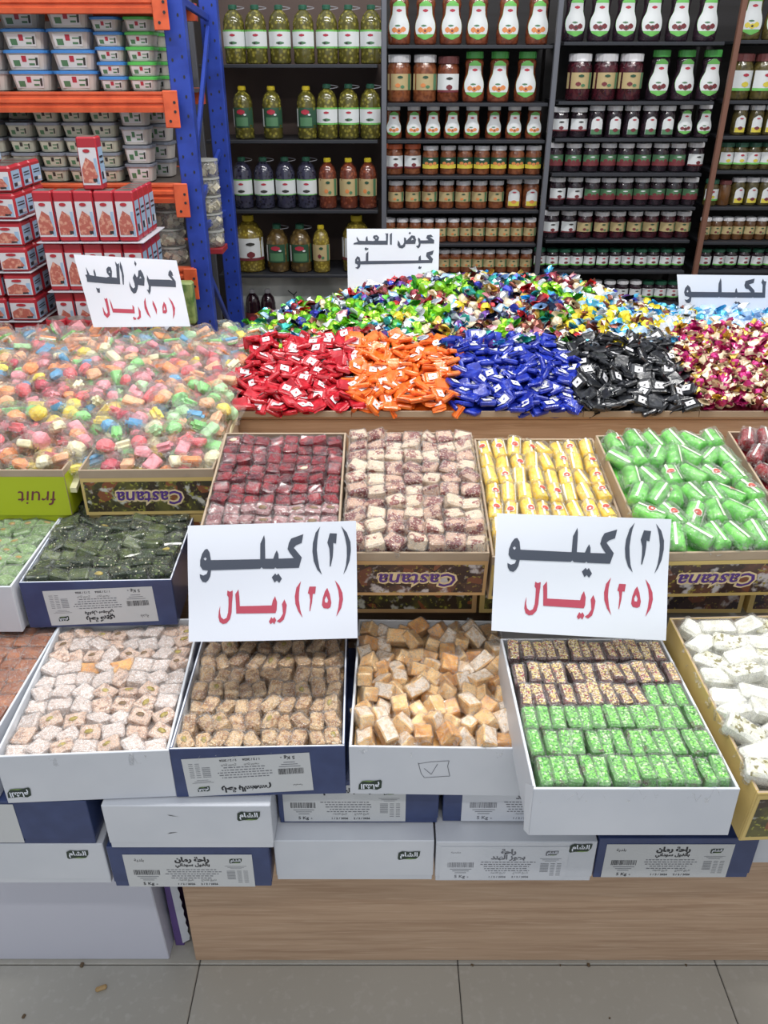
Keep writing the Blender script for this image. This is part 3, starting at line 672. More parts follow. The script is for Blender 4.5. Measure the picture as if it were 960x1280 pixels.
# ------------------------------------------------------------------ heaps of candy on the top step
def lerp(pts, x):
    if x <= pts[0][0]: return pts[0][1]
    for (a, p), (b, q) in zip(pts, pts[1:]):
        if x <= b: return p + (q-p)*(x-a)/(b-a)
    return pts[-1][1]
def join_stuff(name, items, mats, label, cat='sweets'):
    """many small pieces as one object"""
    g = G()
    for p, mx, k0 in items: g.join(p, mx, k0)
    return ob(name, g.mesh(name, mats), None, None, label, cat, kind='stuff')
def spread(x0, x1, y0, y1, d, keep=lambda x, y: True):
    out = []; y = y0; r = 0
    while y < y1:
        x = x0 + (d/2 if r % 2 else 0)
        while x < x1:
            a, b = x + ru(-.35, .35)*d, y + ru(-.35, .35)*d
            if keep(a, b): out.append((a, b))
            x += d
        y += d*.86; r += 1
    return out
def surf(f, x0, x1, y0, y1, nx, ny, name, m_, label, dz=0.):
    """lumpy solid core of a heap, closed down to the tray"""
    vs = []
    for j in range(ny+1):
        for i in range(nx+1):
            x, y = x0+(x1-x0)*i/nx, y0+(y1-y0)*j/ny
            vs.append((x, y, f(x, y)-dz + .006*noise.noise(Vector((x*40, y*40, 3)))))
    n = len(vs); vs += [(x, y, min(z-.01, .90)) for x, y, z in vs]
    idx = lambda i, j: j*(nx+1)+i
    fs = [(idx(i, j), idx(i+1, j), idx(i+1, j+1), idx(i, j+1)) for j in range(ny) for i in range(nx)]
    ring = [idx(i, 0) for i in range(nx+1)] + [idx(nx, j) for j in range(1, ny+1)] + [idx(i, ny) for i in range(nx-1, -1, -1)] + [idx(0, j) for j in range(ny-1, 0, -1)]
    fs += [(a, a+n, b+n, b) for a, b in zip(ring, ring[1:]+ring[:1])]
    return ob(name, G().add(vs, fs).mesh(name, m_), None, None, label, 'sweets', kind='stuff')

# flat-packed foil squares
def foil(name, col, metal=.0, rough=.28, c2=None, rv=.06, sc_=60):
    return M(name, col, rough, metal, n=[('noise', sc_, c2, .45, .62)] if c2 else None, rv=rv, coat=.5, bump=('noise', 110, .35))
sq_cols = [('red', (176, 22, 38), (206, 44, 58)), ('orange', (226, 104, 30), (240, 130, 60)), ('blue', (22, 38, 144), (38, 60, 176)), ('black', (22, 24, 28), (44, 46, 52))]
sticker = M('sticker_white', (222, 222, 226), .5)
def square_protos(mats, seed, n=4):
    out = []
    for i in range(n):
        g = rbox(.037, .034, .011, .003, .0012, 1, seed+i)
        r = random.Random(seed+i)
        for sg in (-1, 1):   # crimped ends
            vs = [(sg*.0175, -.015, 0), (sg*.0175, .015, 0)] + [(sg*(.0235 + r.uniform(-.001, .001)), y, .003*r.uniform(-1, 1)) for y in (.016, .0055, -.0055, -.016)]
            g.add(vs, [(0, 5, 4), (0, 4, 3), (0, 3, 1), (1, 3, 2)])
        me = g.mesh('foil_square', mats)
        st = None
        if i % 2 == 0:
            q = G().add([(-.010, -.009, .0074), (.010, -.009, .0074), (.010, .009, .0074), (-.010, .009, .0074)], [(0, 1, 2, 3)], 0)
            q.add([(-.003, -.002, .0077), (.002, -.003, .0077), (.003, .003, .0077), (-.001, .0015, .0077)], [(0, 1, 2, 3)], 1)
            st = q.mesh('sticker', [sticker, mats])
        out.append((me, st, g))
    return out
XT = [-.336, -.078, .168, .45, .715, 1.0]    # boundaries between the colours along the front trays
def hsq(x, y):
    t = max(0, min(1, (y-1.715)/.27)); return .914 + .075*t**.85 + .008*noise.noise(Vector((x*14, y*14, 1)))
for ci, (cn, c1, c2) in enumerate(sq_cols):
    m_ = foil(cn+'_foil', c1, c2=c2); pr = square_protos(m_, 200+10*ci)
    x0, x1 = XT[ci], XT[ci+1]
    surf(lambda x, y: hsq(x, y)-.012, x0+.004, x1-.004, 1.722, 2.0, 10, 10, cn+'_chocolate_heap', m_, 'lower layers of %s foil chocolates in the shallow tray' % cn)
    for layer, dz in ((0, -.004), (1, .006)):
        for x, y in spread(x0+.01, x1-.006, 1.728, 2.0, .031 if layer == 0 else .0345):
            x += .012*math.sin(y*30 + ci)
            p = pr[random.randrange(4)]
            mx = T(x, y, hsq(x, y) + dz + ru(-.003, .004)) @ E3(random.gauss(.3, .32), random.gauss(0, .32), random.choice([0, PI/2, PI, -PI/2]) + random.gauss(.1, .35))
            o = ob(cn+'_foil_chocolate', p[0], None, mx, 'flat square chocolate in %s foil' % cn, 'chocolate', cn+' foil chocolates')
            st_ = p[1] and (ci != 3 or rnd() < .6)
            if st_: ob('sticker', p[1], o)
            band = ('beside the tray lip', 'in the lower part of its heap', 'in the middle of its heap', 'at the top of its heap')[min(3, int((y-1.72)/.07))]
            o['label'] += (' with white sticker, ' if st_ else ' without sticker, ') + band; o['group'] += ' ' + band + (' with sticker' if st_ else '')
# twist wrapped toffees
def twist(seed, ball=.0128):
    r = random.Random(seed); seg = 9
    prof = [(-.027, .012, 1), (-.021, .0085, 1), (-.0125, .0032, 1), (-.010, .0072, 0), (-.004, ball, 0), (.004, ball*1.02, 0), (.010, .0072, 0), (.0125, .0032, 1), (.021, .009, 1), (.027, .0125, 1)]
    vs = []
    for x, rad, e in prof:
        for i in range(seg):
            a = 2*PI*i/seg
            rr = rad*(1 + (r.uniform(-.25, .25) if e else r.uniform(-.14, .14))); fl_ = .45 if abs(x) > .015 else 1
            vs.append((x + (r.uniform(-.004, .004) if abs(x) > .02 else 0), rr*math.cos(a)*(1.15 if abs(x) > .02 else 1), rr*math.sin(a)*fl_))
    g = G(); fs = []; ks = []
    for j in range(len(prof)-1):
        for i in range(seg):
            fs.append((j*seg+i, j*seg+(i+1) % seg, (j+1)*seg+(i+1) % seg, (j+1)*seg+i)); ks.append(1 if (j < 2 or j > 6) else 0)
    g.add(vs, fs); g.k = ks
    # patch of the body in the second colour
    for q in range(len(g.f)):
        if g.k[q] == 0 and r.random() < .18: g.k[q] = 1
    return g
def fm(n_, c, metal=.55): return M('foil_'+n_, c, .30, metal, coat=.5, rv=.08)
FO = {'lime': fm('lime', (140, 204, 40)), 'white': fm('white', (212, 216, 224), .3), 'royal': fm('royal', (38, 48, 160)), 'sky': fm('sky', (80, 180, 226)), 'gold': fm('gold', (206, 172, 78), .6),
      'yellow': fm('yellow', (240, 216, 50)), 'red': fm('red', (196, 44, 50)), 'brown': fm('brown', (120, 64, 50)), 'pink': fm('pink', (224, 150, 160)), 'silver': fm('silver', (206, 210, 216), .7),
      'magenta': fm('magenta', (176, 30, 104)), 'teal': fm('teal', (40, 150, 140)), 'maroon': fm('maroon', (120, 34, 50)), 'cream': fm('cream', (226, 208, 176), .2), 'purple': fm('purple', (90, 50, 130)), 'ice': fm('ice', (176, 206, 238), .2), 'navyf': fm('navy_foil', (34, 44, 74)), 'green': fm('green', (70, 160, 50))}
names_all = list(FO); fmats = [FO[k] for k in names_all]
CW = {'navyf': 'navy', 'royal': 'royal blue', 'sky': 'sky blue', 'ice': 'icy blue', 'lime': 'lime green'}
def pair(a, b, seed):
    g = twist(seed); me = g.mesh('twist_toffee', [FO[a], FO[b]]); me['look'] = CW.get(a, a) + (' foil' if a == b else ' foil with %s ends' % CW.get(b, b)); h = G(); h.v, h.f = g.v, g.f
    ia, ib = names_all.index(a), names_all.index(b); h.k = [ia if k == 0 else ib for k in g.k]
    return (me, h)
def setof(prs, seed): return [pair(a, b, seed+i*3+j) for i, (a, b) in enumerate(prs) for j in range(2)]
P_lime = setof([('lime', 'green'), ('lime', 'lime'), ('lime', 'white')], 300)
P_mix = setof([('green', 'teal'), ('white', 'silver'), ('royal', 'navyf'), ('purple', 'navyf'), ('brown', 'maroon'), ('cream', 'brown'), ('gold', 'brown'), ('yellow', 'gold'), ('maroon', 'red'), ('green', 'lime'), ('red', 'cream'), ('brown', 'cream'), ('teal', 'white'), ('maroon', 'silver'), ('purple', 'sky'), ('cream', 'gold'), ('royal', 'sky'), ('silver', 'pink'), ('navyf', 'ice')], 330)
P_skyyel = setof([('sky', 'white'), ('yellow', 'sky'), ('sky', 'ice'), ('yellow', 'brown'), ('yellow', 'white'), ('ice', 'white')], 400)
P_ice = setof([('ice', 'white'), ('ice', 'sky'), ('sky', 'ice'), ('white', 'ice')], 430)
P_mag = setof([('magenta', 'gold'), ('cream', 'magenta'), ('maroon', 'cream'), ('magenta', 'cream')], 450)
RIDGE = [(-.46, .895), (-.34, .94), (-.12, .99), (0, 1.025), (.16, 1.052), (.50, 1.05), (.62, 1.01), (.80, .96), (1.0, .945), (1.4, .945)]
def hto(x, y):
    fr = lerp([(-.5, .90), (-.36, .915), (-.30, .96), (1.3, .985)], x); t = max(0, min(1, (y-1.96)/.40)); rg = lerp(RIDGE, x)
    b_ = fr + (rg-fr)*math.sin(t*PI/2)**1.1
    if y > 2.40: b_ -= (y-2.40)*.5
    return b_ + .012*noise.noise(Vector((x*9, y*9, 5)))
def in_toffee(x, y): return x > -.40 + max(0, (y-2.1))*.1 and not (x > .70 and y < 1.75)
surf(lambda x, y: hto(x, y)-.014, -.36, 1.28, 1.97, 2.5, 40, 14, 'toffee_heap_core', M('mixed_foil_core', (96, 96, 88), .4, n=[('cellcol', 60, (110, 140, 60), .5, .55), ('cellcol2', 60, (60, 70, 130), .7, .75), ('cellcol', 80, (170, 160, 150), .8, .85)], coat=.4), 'lower layers of the heap of twist wrapped toffees')
stuff = []; nind = {}
cand = []
for layer, dz, d in ((0, -.010, .032), (1, .004, .038)):
    for x, y in spread(-.37, 1.27, 1.975, 2.47, d, in_toffee): cand.append((y, x, dz))
cand.sort()
for y, x, dz in cand:
    mx = T(x, y, hto(x, y) + dz + ru(-.006, .010)) @ E3(ru(-.7, .7), ru(-.7, .7), rnd()*2*PI) @ Matrix.Scale(ru(1.1, 1.4), 4)
    vx = x + .05*noise.noise(Vector((x*8, y*8, 9)))
    if vx < -.08: s_ = random.choice(P_lime) if rnd() < .38 else random.choice(P_mix)
    elif vx < .50: s_ = random.choice(P_lime) if noise.noise(Vector((x*7, y*9, 2))) > .18 else random.choice(P_mix)
    elif vx < .92: s_ = random.choice(P_skyyel) if (y < 2.28 or vx > .75) else random.choice(P_mix)
    else: s_ = random.choice(P_ice) if y > 2.12 else random.choice(P_skyyel)
    kn, kl = (('sky_foil_toffee', 'twist wrapped toffee in sky blue, yellow or icy foil at the low end of the heap') if s_ in P_skyyel or s_ in P_ice else
              ('lime_foil_toffee', 'twist wrapped toffee in lime green foil in the big heap') if s_ in P_lime else ('mixed_foil_toffee', 'twist wrapped toffee in shiny coloured foil in the big heap'))
    lim = 170 if kn == 'mixed_foil_toffee' else 90
    if dz > 0 and nind.get(kn, 0) < lim*1.6:
        nind[kn] = nind.get(kn, 0) + 1
        zone = ', above the ' + ('red' if x < -.078 else 'orange' if x < .168 else 'blue' if x < .45 else 'black' if x < .715 else 'magenta') + (' sweets, low' if y < 2.12 else ' sweets, halfway' if y < 2.28 else ' sweets, high')
        ob(kn, s_[0], None, mx, 'toffee in %s%s' % (s_[0]['look'], zone), 'toffee', kn.replace('_', ' ') + ' in %s %s' % (s_[0]['look'], zone))
    else: stuff.append((s_[1], mx, 0))
# magenta ones in the last tray
surf(lambda x, y: hsq(x, y)-.006, .722, 1.25, 1.722, 2.0, 14, 10, 'magenta_chocolate_heap', FO['maroon'], 'lower layers of magenta foil chocolates in the last tray')
def hmg(x, y): t = max(0, min(1, (y-1.72)/.3)); return .918 + .085*t
for layer, dz in ((0, .0), (1, .013)):
    for x, y in spread(.728, 1.26, 1.735, 2.02, .030):
        s_ = random.choice(P_mag); mx = T(x, y, hmg(x, y) + dz + ru(-.004, .006)) @ E3(ru(-.7, .7), ru(-.7, .7), rnd()*2*PI)
        if layer: ob('magenta_foil_toffee', s_[0], None, mx, 'toffee twisted in %s beside the black chocolates, %s' % (s_[0]['look'], 'near the lip' if y < 1.86 else 'at the back'), 'toffee', 'magenta tray toffees in %s %s' % (s_[0]['look'], 'near the lip' if y < 1.86 else 'at the back'))
        else: stuff.append((s_[1], mx, 0))
join_stuff('toffee_heap', stuff, fmats, 'smaller twist wrapped toffees filling the back of the heap')

# wrapped jellies
def jelly(kind, seed):
    bm = bmesh.new()
    if kind == 'dome':
        bmesh.ops.create_uvsphere(bm, u_segments=10, v_segments=7, radius=1)
        for q in bm.verts: q.co = Vector((q.co.x*.0165, q.co.y*.0150, max(q.co.z, -.45)*.0135)) + .0030*noise.noise_vector(q.co*1.6 + Vector((seed, 0, 0)))
        return G().addbm(bm)
    if kind == 'slab':
        bm.free(); return rbox(.036, .022, .012, .002, .001, 1, seed)
    bmesh.ops.create_cube(bm, size=1)
    for q in bm.verts: q.co = Vector((q.co.x*.036, q.co.y*.022*(1-.35*abs(q.co.x)), q.co.z*.018))
    bmesh.ops.bevel(bm, geom=bm.edges[:], offset=.006, segments=2, affect='EDGES')
    return G().addbm(bm)
def bag(seed, w_=.052, l_=.044, hh=.017):
    """flat film packet puffed over the jelly, zigzag sealed ends"""
    r = random.Random(seed); nx, ny = 8, 6; g = G()
    for sg in (1, -1):
        vs = []
        for j in range(ny+1):
            for i in range(nx+1):
                u, v = i/nx*2-1, j/ny*2-1
                x, y = u*w_/2, v*l_/2
                if abs(u) == 1: x += r.uniform(-.002, .002)
                z = sg*hh*max(0, (1-u**4*1.02))*max(0, 1-v*v)**.8 + .0022*r.uniform(-1, 1) + .006*noise.noise(Vector((x*40+seed*3, y*40, 0)))
                vs.append((x, y, z))
        g.add(vs, [(j*(nx+1)+i, j*(nx+1)+i+1, (j+1)*(nx+1)+i+1, (j+1)*(nx+1)+i) for j in range(ny) for i in range(nx)])
    return g
bags = [bag(500+i).mesh('wrapper', clear2) for i in range(6)]
JC = {'pink': (236, 110, 116), 'orange': (242, 152, 90), 'yellow': (246, 222, 84), 'green': (140, 214, 128), 'blue': (96, 170, 216), 'rose': (236, 150, 160), 'crimson': (196, 60, 80), 'peach': (246, 184, 140), 'mint': (186, 232, 176), 'pale': (236, 230, 190)}
JM = {k: M('jelly_'+k, c, .45, n=[('noise', 500, tuple(min(255, int(v*.5+128)) for v in c), .56, .72)], bump=('noise', 600, .4), rv=.06) for k, c in JC.items()}
jp = [(jelly(k, i+j*5).mesh('jelly', JM[c]), c) for j, k in enumerate(['dome', 'dome', 'slab', 'bar']) for i, c in enumerate(JC)]
white_layer = M('jelly_white_layer', (238, 230, 214), .5)
def two_layer(c1, seed):
    g = rbox(.038, .026, .006, .0015, .0006, 0, seed); g2 = rbox(.038, .026, .005, .001, 0, 0, seed)
    g.join(g2, T(0, 0, -.0055), 1); g3 = rbox(.038, .026, .004, .001, 0, 0, seed); g.join(g3, T(0, 0, -.010), 2)
    me = g.mesh('jelly', [JM[c1], white_layer, JM['green' if c1 != 'green' else 'orange']]); me['look'] = c1 + ' topped'; return me
for me_, c_ in jp: me_['look'] = c_
slabs = [two_layer(c, i) for i, c in enumerate(['orange', 'green', 'pink', 'peach', 'orange', 'blue', 'rose'])]
def hj(x, y):
    lx = max(0, min(1, (-.26 - x)/.05 + (0 if y < 1.74 else 1.0)))
    t = max(0, min(1, (y-1.39)/.75))
    return .905 + .030*t**.8 + .022*math.sin(min(1, (y-1.39)/.2)*PI/2) + .010*noise.noise(Vector((x*8, y*8, 7)))
def in_j(x, y):
    right = -.335 if y < 1.71 else -.345 + max(0, y-1.95)*.16
    return x < right and not (-.605 < x < -.590 and y < 1.55)
surf(lambda x, y: hj(x, y)-.03, -.875, -.600, 1.40, 1.73, 12, 12, 'jelly_core', JM['pale'], 'lower layers of wrapped jellies in the lime tray')
surf(lambda x, y: hj(x, y)-.03, -.582, -.330, 1.40, 1.73, 12, 12, 'jelly_core', JM['pale'], 'lower layers of wrapped jellies in the kraft tray')
surf(lambda x, y: hj(x, y)-.03, -1.27, -.345, 1.735, 2.18, 26, 14, 'jelly_core', JM['peach'], 'lower layers of the heap of wrapped jellies')
cj = []
for layer, dz, d in ((0, -.012, .043), (1, .008, .044)):
    for x, y in spread(-1.25, -.30, 1.428, 2.17, d, lambda x, y: in_j(x, y) and (y > 1.72 or x > -.87)): cj.append((y, x, dz))
cj.sort(); nj = 0; jst = []; cols = list(JC)
for y, x, dz in cj:
    mx = T(x, y, hj(x, y) + (-.006 if y < 1.46 else 0) + dz + ru(-.004, .008)) @ E3(random.gauss(.15, .45), random.gauss(0, .4), rnd()*2*PI) @ Matrix.Scale(ru(1.05, 1.25), 4)
    far = y > 1.98 and rnd() < .75
    me = random.choice(slabs) if far else random.choices(jp, weights=[(1.5 if c in ('pink', 'orange', 'peach', 'rose') else .55 if c in ('crimson', 'blue') else 1)*(1.0 if i < 20 else .9) for i, (_, c) in enumerate(jp)])[0][0]
    if nj < 300 and (dz > 0 or y < 1.7):
        nj += 1
        nm, lb, gp = (('striped_jelly_slab', 'film wrapped slab of layered jelly at the back of the sugared jelly heap', 'layered jelly slabs') if far else
                      ('wrapped_jelly', 'film wrapped sugared fruit jelly in the heap over the lime and kraft trays', 'wrapped sugared jellies'))
        zone = ('heaped over the lime tray' if x < -.6 else 'heaped over the kraft tray') if y < 1.72 else 'in the middle of the jelly heap' if y < 1.95 else 'at the back of the jelly heap'
        lk = me['look'] + (' slab' if far else (' dome', ' dome', ' slab', ' bar')[[a is me for a, _ in jp].index(True)//10])
        o = ob(nm, me, None, mx, 'wrapped sugared %s jelly %s' % (lk, zone), 'sweet', 'sugared %s jellies %s' % (lk, zone)); ob('wrapper', random.choice(bags), o)
    else: jst.append((me, mx))
# the rest of the heap as two joined objects
def join_meshes(name, items, label):
    g = G(); mats = []
    for me, mx in items:
        base = []
        for m_ in me.materials:
            if m_ not in mats: mats.append(m_)
            base.append(mats.index(m_))
        h = G(); h.v = [tuple(v.co) for v in me.vertices]; h.f = [tuple(p.vertices) for p in me.polygons]; h.k = [base[p.material_index] for p in me.polygons]
        g.join(h, mx)
    return ob(name, g.mesh(name, mats), None, None, label, 'sweets', kind='stuff')
join_meshes('jelly_heap', jst, 'the rest of the heap of sugared jellies'); join_meshes('film_packet_heap', [(random.choice(bags), mx) for _, mx in jst if True], 'clear film packets of the rest of the jellies')

# ------------------------------------------------------------------ price signs
def unmap(quad):
    """crop pixel -> sheet coordinates u,v in 0..1 through the sheet's four corners (top-left, top-right, bottom-right, bottom-left)"""
    (x0, y0), (x1, y1), (x2, y2), (x3, y3) = quad
    A = []; B = []
    for (u, v), (x, y) in zip([(0, 0), (1, 0), (1, 1), (0, 1)], quad):
        A.append([x, y, 1, 0, 0, 0, -u*x, -u*y]); B.append(u); A.append([0, 0, 0, x, y, 1, -v*x, -v*y]); B.append(v)
    h = np.linalg.solve(np.array(A, float), np.array(B, float))
    def f(x, y):
        d = h[6]*x + h[7]*y + 1; return (h[0]*x+h[1]*y+h[2])/d, (h[3]*x+h[4]*y+h[5])/d
    return f
A_BIG = dict(quad=[(42, 65), (920, 43), (920, 665), (45, 672)], dark=[
    [[(840, 70), (870, 105), (888, 155), (890, 200), (882, 255), (865, 300), (848, 328), (862, 280), (868, 230), (868, 180), (860, 130), (850, 95)]],
    [[(730, 72), (705, 105), (690, 160), (687, 205), (693, 255), (710, 300), (735, 328), (722, 290), (714, 240), (710, 195), (714, 145), (720, 105)]],
    [[(780, 108), (817, 110), (812, 163), (797, 160), (797, 190), (793, 235), (782, 284), (776, 284), (778, 235), (776, 190), (766, 158), (775, 125)]],
    [[(641, 112), (632, 158), (603, 170), (590, 183), (631, 235), (615, 290), (500, 292), (493, 286), (487, 293), (430, 292), (422, 284), (415, 292), (163, 298), (158, 330), (148, 350), (135, 362), (118, 358), (107, 340), (104, 318), (122, 326), (140, 318), (147, 300), (120, 296), (107, 275), (108, 245), (118, 212), (132, 190), (145, 186), (157, 205), (163, 245), (416, 242), (418, 160), (438, 115), (442, 140), (442, 240), (483, 240), (492, 215), (502, 196), (510, 215), (511, 240), (590, 238), (570, 212), (558, 190), (565, 158), (577, 135)],
     [(134, 229), (142, 238), (134, 248), (125, 238)]],
    [[(474, 338), (492, 318), (500, 328), (508, 318), (526, 346), (512, 368), (500, 355), (488, 366)]]],
    red=[[[(803, 358), (825, 385), (842, 425), (845, 460), (835, 505), (808, 550), (820, 500), (825, 455), (820, 410)]],
    [[(625, 360), (600, 395), (592, 440), (595, 480), (610, 520), (632, 552), (620, 510), (613, 460), (614, 420), (618, 390)]],
    [[(668, 390), (703, 390), (698, 428), (686, 428), (682, 470), (672, 518), (668, 518), (672, 460), (668, 430), (660, 425)]],
    [[(762, 398), (775, 430), (783, 475), (778, 500), (765, 507), (742, 504), (733, 488), (738, 450), (750, 415)], [(757, 440), (766, 462), (762, 476), (750, 474), (748, 460)]],
    [[(538, 455), (550, 485), (545, 525), (535, 560), (515, 577), (498, 568), (515, 555), (530, 530), (528, 500), (525, 480)]],
    [[(302, 400), (306, 440), (308, 488), (472, 486), (478, 460), (490, 438), (500, 470), (498, 510), (492, 526), (290, 526), (288, 470), (285, 425)]],
    [[(245, 405), (258, 412), (272, 405), (272, 430), (268, 470), (266, 520), (258, 555), (240, 576), (222, 580), (205, 570), (198, 545), (200, 515), (207, 485), (206, 520), (212, 545), (225, 556), (240, 548), (248, 520), (250, 480), (250, 440), (243, 430)]],
    [[(470, 546), (478, 556), (486, 546), (496, 562), (486, 584), (478, 574), (466, 584), (458, 570)]]])
A_LEFT = dict(quad=[(30, 52), (825, 97), (935, 612), (180, 614)], dark=[
    [[(132, 150), (158, 200), (163, 213), (202, 220), (195, 185), (202, 165), (213, 200), (216, 222), (300, 232), (325, 225), (303, 195), (300, 165), (315, 148), (335, 152), (345, 185), (343, 230), (382, 235), (378, 150), (368, 105), (388, 130), (400, 120), (408, 285), (300, 280), (140, 265), (137, 235), (125, 212), (143, 208)], [(322, 178), (332, 195), (318, 193)]],
    [[(408, 105), (425, 150), (438, 220), (436, 290), (428, 285), (420, 200), (405, 150)]],
    [[(212, 310), (228, 318), (242, 315), (244, 350), (225, 348)]],
    [[(548, 180), (565, 172), (582, 200), (595, 240), (592, 298), (546, 290), (542, 320), (530, 352), (512, 358), (492, 335), (480, 300), (478, 262), (492, 300), (508, 318), (522, 308), (518, 278), (505, 235), (520, 200), (536, 232), (545, 222)], [(562, 222), (572, 238), (556, 240)]],
    [[(520, 100), (535, 125), (528, 145), (517, 125)]],
    [[(612, 210), (628, 247), (775, 250), (800, 255), (768, 215), (770, 190), (782, 172), (798, 195), (803, 222), (790, 215), (822, 262), (825, 308), (642, 300), (640, 340), (632, 365), (610, 325), (624, 330), (626, 300), (612, 250)]]],
    red=[[[(770, 385), (800, 420), (822, 470), (820, 520), (808, 555), (808, 500), (800, 450)]],
    [[(738, 420), (755, 445), (765, 495), (755, 512), (732, 508), (728, 460)], [(741, 455), (752, 485), (738, 488)]],
    [[(655, 410), (672, 440), (688, 480), (688, 522), (672, 480), (655, 440)]],
    [[(600, 388), (590, 420), (595, 470), (615, 515), (645, 548), (625, 500), (608, 450), (603, 415)]],
    [[(545, 455), (565, 495), (568, 540), (550, 558), (535, 550), (552, 530), (550, 500)]],
    [[(318, 395), (335, 430), (348, 472), (503, 478), (500, 445), (515, 462), (520, 510), (345, 502), (330, 450)]],
    [[(275, 390), (285, 398), (300, 390), (318, 480), (322, 520), (300, 545), (272, 520), (262, 470), (264, 458), (278, 495), (295, 515), (303, 500), (288, 430)]],
    [[(505, 540), (515, 535), (522, 545), (530, 540), (530, 558), (512, 558)]]])
A_MID = dict(quad=[(62, 45), (920, 45), (905, 651), (75, 651)], dark=[
    [[(155, 118), (180, 155), (235, 158), (240, 125), (252, 110), (258, 155), (310, 158), (325, 150), (303, 125), (310, 108), (340, 102), (362, 125), (352, 155), (425, 155), (425, 100), (415, 88), (445, 88), (440, 192), (125, 190), (125, 178), (165, 165), (152, 135)], [(328, 118), (345, 128), (330, 138)]],
    [[(460, 95), (480, 82), (478, 192), (462, 190)]],
    [[(228, 225), (240, 215), (248, 226), (262, 222), (262, 236), (240, 245), (228, 236)]],
    [[(632, 135), (660, 105), (690, 110), (703, 145), (695, 185), (605, 186), (600, 210), (575, 228), (545, 220), (530, 195), (535, 150), (550, 170), (560, 198), (580, 195), (592, 170), (590, 125), (608, 130), (614, 155)], [(665, 128), (680, 145), (658, 152)]],
    [[(645, 73), (657, 85), (643, 97), (632, 86)]],
    [[(725, 125), (740, 140), (742, 152), (800, 152), (818, 150), (795, 130), (805, 105), (840, 98), (860, 120), (830, 122), (870, 150), (868, 182), (745, 182), (740, 210), (722, 228), (700, 205), (722, 200), (728, 180), (718, 140)]],
    [[(868, 245), (855, 285), (832, 292), (860, 325), (850, 362), (190, 375), (185, 400), (165, 418), (140, 405), (160, 398), (165, 378), (140, 365), (140, 330), (160, 298), (182, 310), (190, 345), (238, 342), (240, 275), (262, 255), (262, 342), (725, 338), (728, 305), (745, 290), (748, 335), (825, 335), (795, 300), (800, 265)], [(160, 325), (172, 335), (160, 345)]],
    [[(725, 400), (735, 390), (742, 400), (752, 392), (752, 408), (740, 418), (722, 412)]]], red=[])
A_RIGHT = dict(quad=[(48, 65), (1240, 75), (1240, 820), (100, 830)], dark=[
    [[(157, 170), (182, 195), (192, 240), (465, 243), (468, 160), (490, 100), (497, 130), (500, 243), (635, 245), (640, 215), (650, 200), (660, 245), (795, 245), (770, 215), (740, 205), (728, 175), (740, 130), (832, 105), (822, 150), (775, 165), (830, 225), (832, 245), (910, 247), (912, 170), (898, 145), (915, 105), (925, 130), (950, 135), (940, 180), (938, 300), (820, 300), (815, 293), (808, 300), (655, 298), (648, 292), (640, 298), (480, 296), (475, 290), (465, 296), (195, 295), (190, 335), (172, 358), (145, 350), (125, 318), (150, 322), (170, 310), (175, 295), (130, 280), (120, 245), (130, 205)], [(155, 220), (165, 235), (155, 248), (145, 238)]],
    [[(630, 348), (645, 335), (658, 348), (672, 338), (695, 360), (680, 385), (665, 372), (655, 385)]],
    [[(985, 100), (1000, 130), (1004, 298), (986, 298)]]],
    red=[[[(348, 405), (355, 440), (350, 520), (338, 520), (335, 440)]], [[(712, 395), (705, 440), (708, 515), (685, 510), (688, 440)]], [[(780, 420), (790, 440), (778, 475), (770, 470)]], [[(930, 400), (940, 420), (930, 480), (920, 470)]]])
def sign(corners, Yb, Yt, art, label, curl=.004):
    """A sheet of paper standing between the depths Yb (bottom) and Yt (top)"""
    tl, tr, br, bl = [at(x, y, Y) for (x, y), Y in zip(corners, (Yt, Yt, Yb, Yb))]
    nrm = (tr-tl).cross(bl-tl).normalized()
    if nrm.y > 0: nrm = -nrm
    def P(u, v, lift):
        p = tl*(1-u)*(1-v) + tr*u*(1-v) + br*u*v + bl*(1-u)*v
        return p + nrm*(lift + curl*(math.sin(u*PI*1.3+.4) + .5*math.sin(v*PI*2+u*2)))
    base = (bl+br)/2
    n = 12; vs = [P(i/n, j/n, 0)-base for j in range(n+1) for i in range(n+1)]
    o = ob('price_sign', G().add(vs, [(j*(n+1)+i, j*(n+1)+i+1, (j+1)*(n+1)+i+1, (j+1)*(n+1)+i) for j in range(n) for i in range(n)]).mesh('price_sign', paper, True), None, T(*base), label, 'sign', 'paper price signs')
    f = unmap(art['quad'])
    for nm, key, m_ in (('dark_lettering', 'dark', sign_ink), ('red_lettering', 'red', red_ink)):
        if not art[key]: continue
        g = G()
        for loops in art[key]:
            # densify edges so the ink follows the sheet
            pts = [[p for p in l] for l in loops]
            tr_ = tessellate_polygon([[Vector((a, -b_, 0)) for a, b_ in l] for l in pts]); flat = [p for l in pts for p in l]
            bm = bmesh.new(); vv = [bm.verts.new((a, b_, 0)) for a, b_ in flat]
            for t in tr_:
                try: bm.faces.new([vv[i] for i in t])
                except ValueError: pass
            for _ in range(2):
                le = [e for e in bm.edges if e.calc_length() > 60]
                if le: bmesh.ops.subdivide_edges(bm, edges=le, cuts=2)
            bmesh.ops.triangulate(bm, faces=bm.faces[:])
            bm.verts.index_update()
            g.add([P(*f(q.co.x, q.co.y), .0006)-base for q in bm.verts], [[q.index for q in fc.verts] for fc in bm.faces]); bm.free()
        ob(nm, g.mesh(nm, m_), o)
    return o
sign([(235, 657), (445, 651), (447, 798), (236, 802)], 1.0, 1.085, A_BIG, 'white price sign in grey and red letters covering the front of the pomegranate tray')
sign([(621, 641.5), (840, 649), (833, 801), (614, 788)], .985, 1.07, A_BIG, 'white price sign in grey and red letters between yellow cylinders and crumb bars')
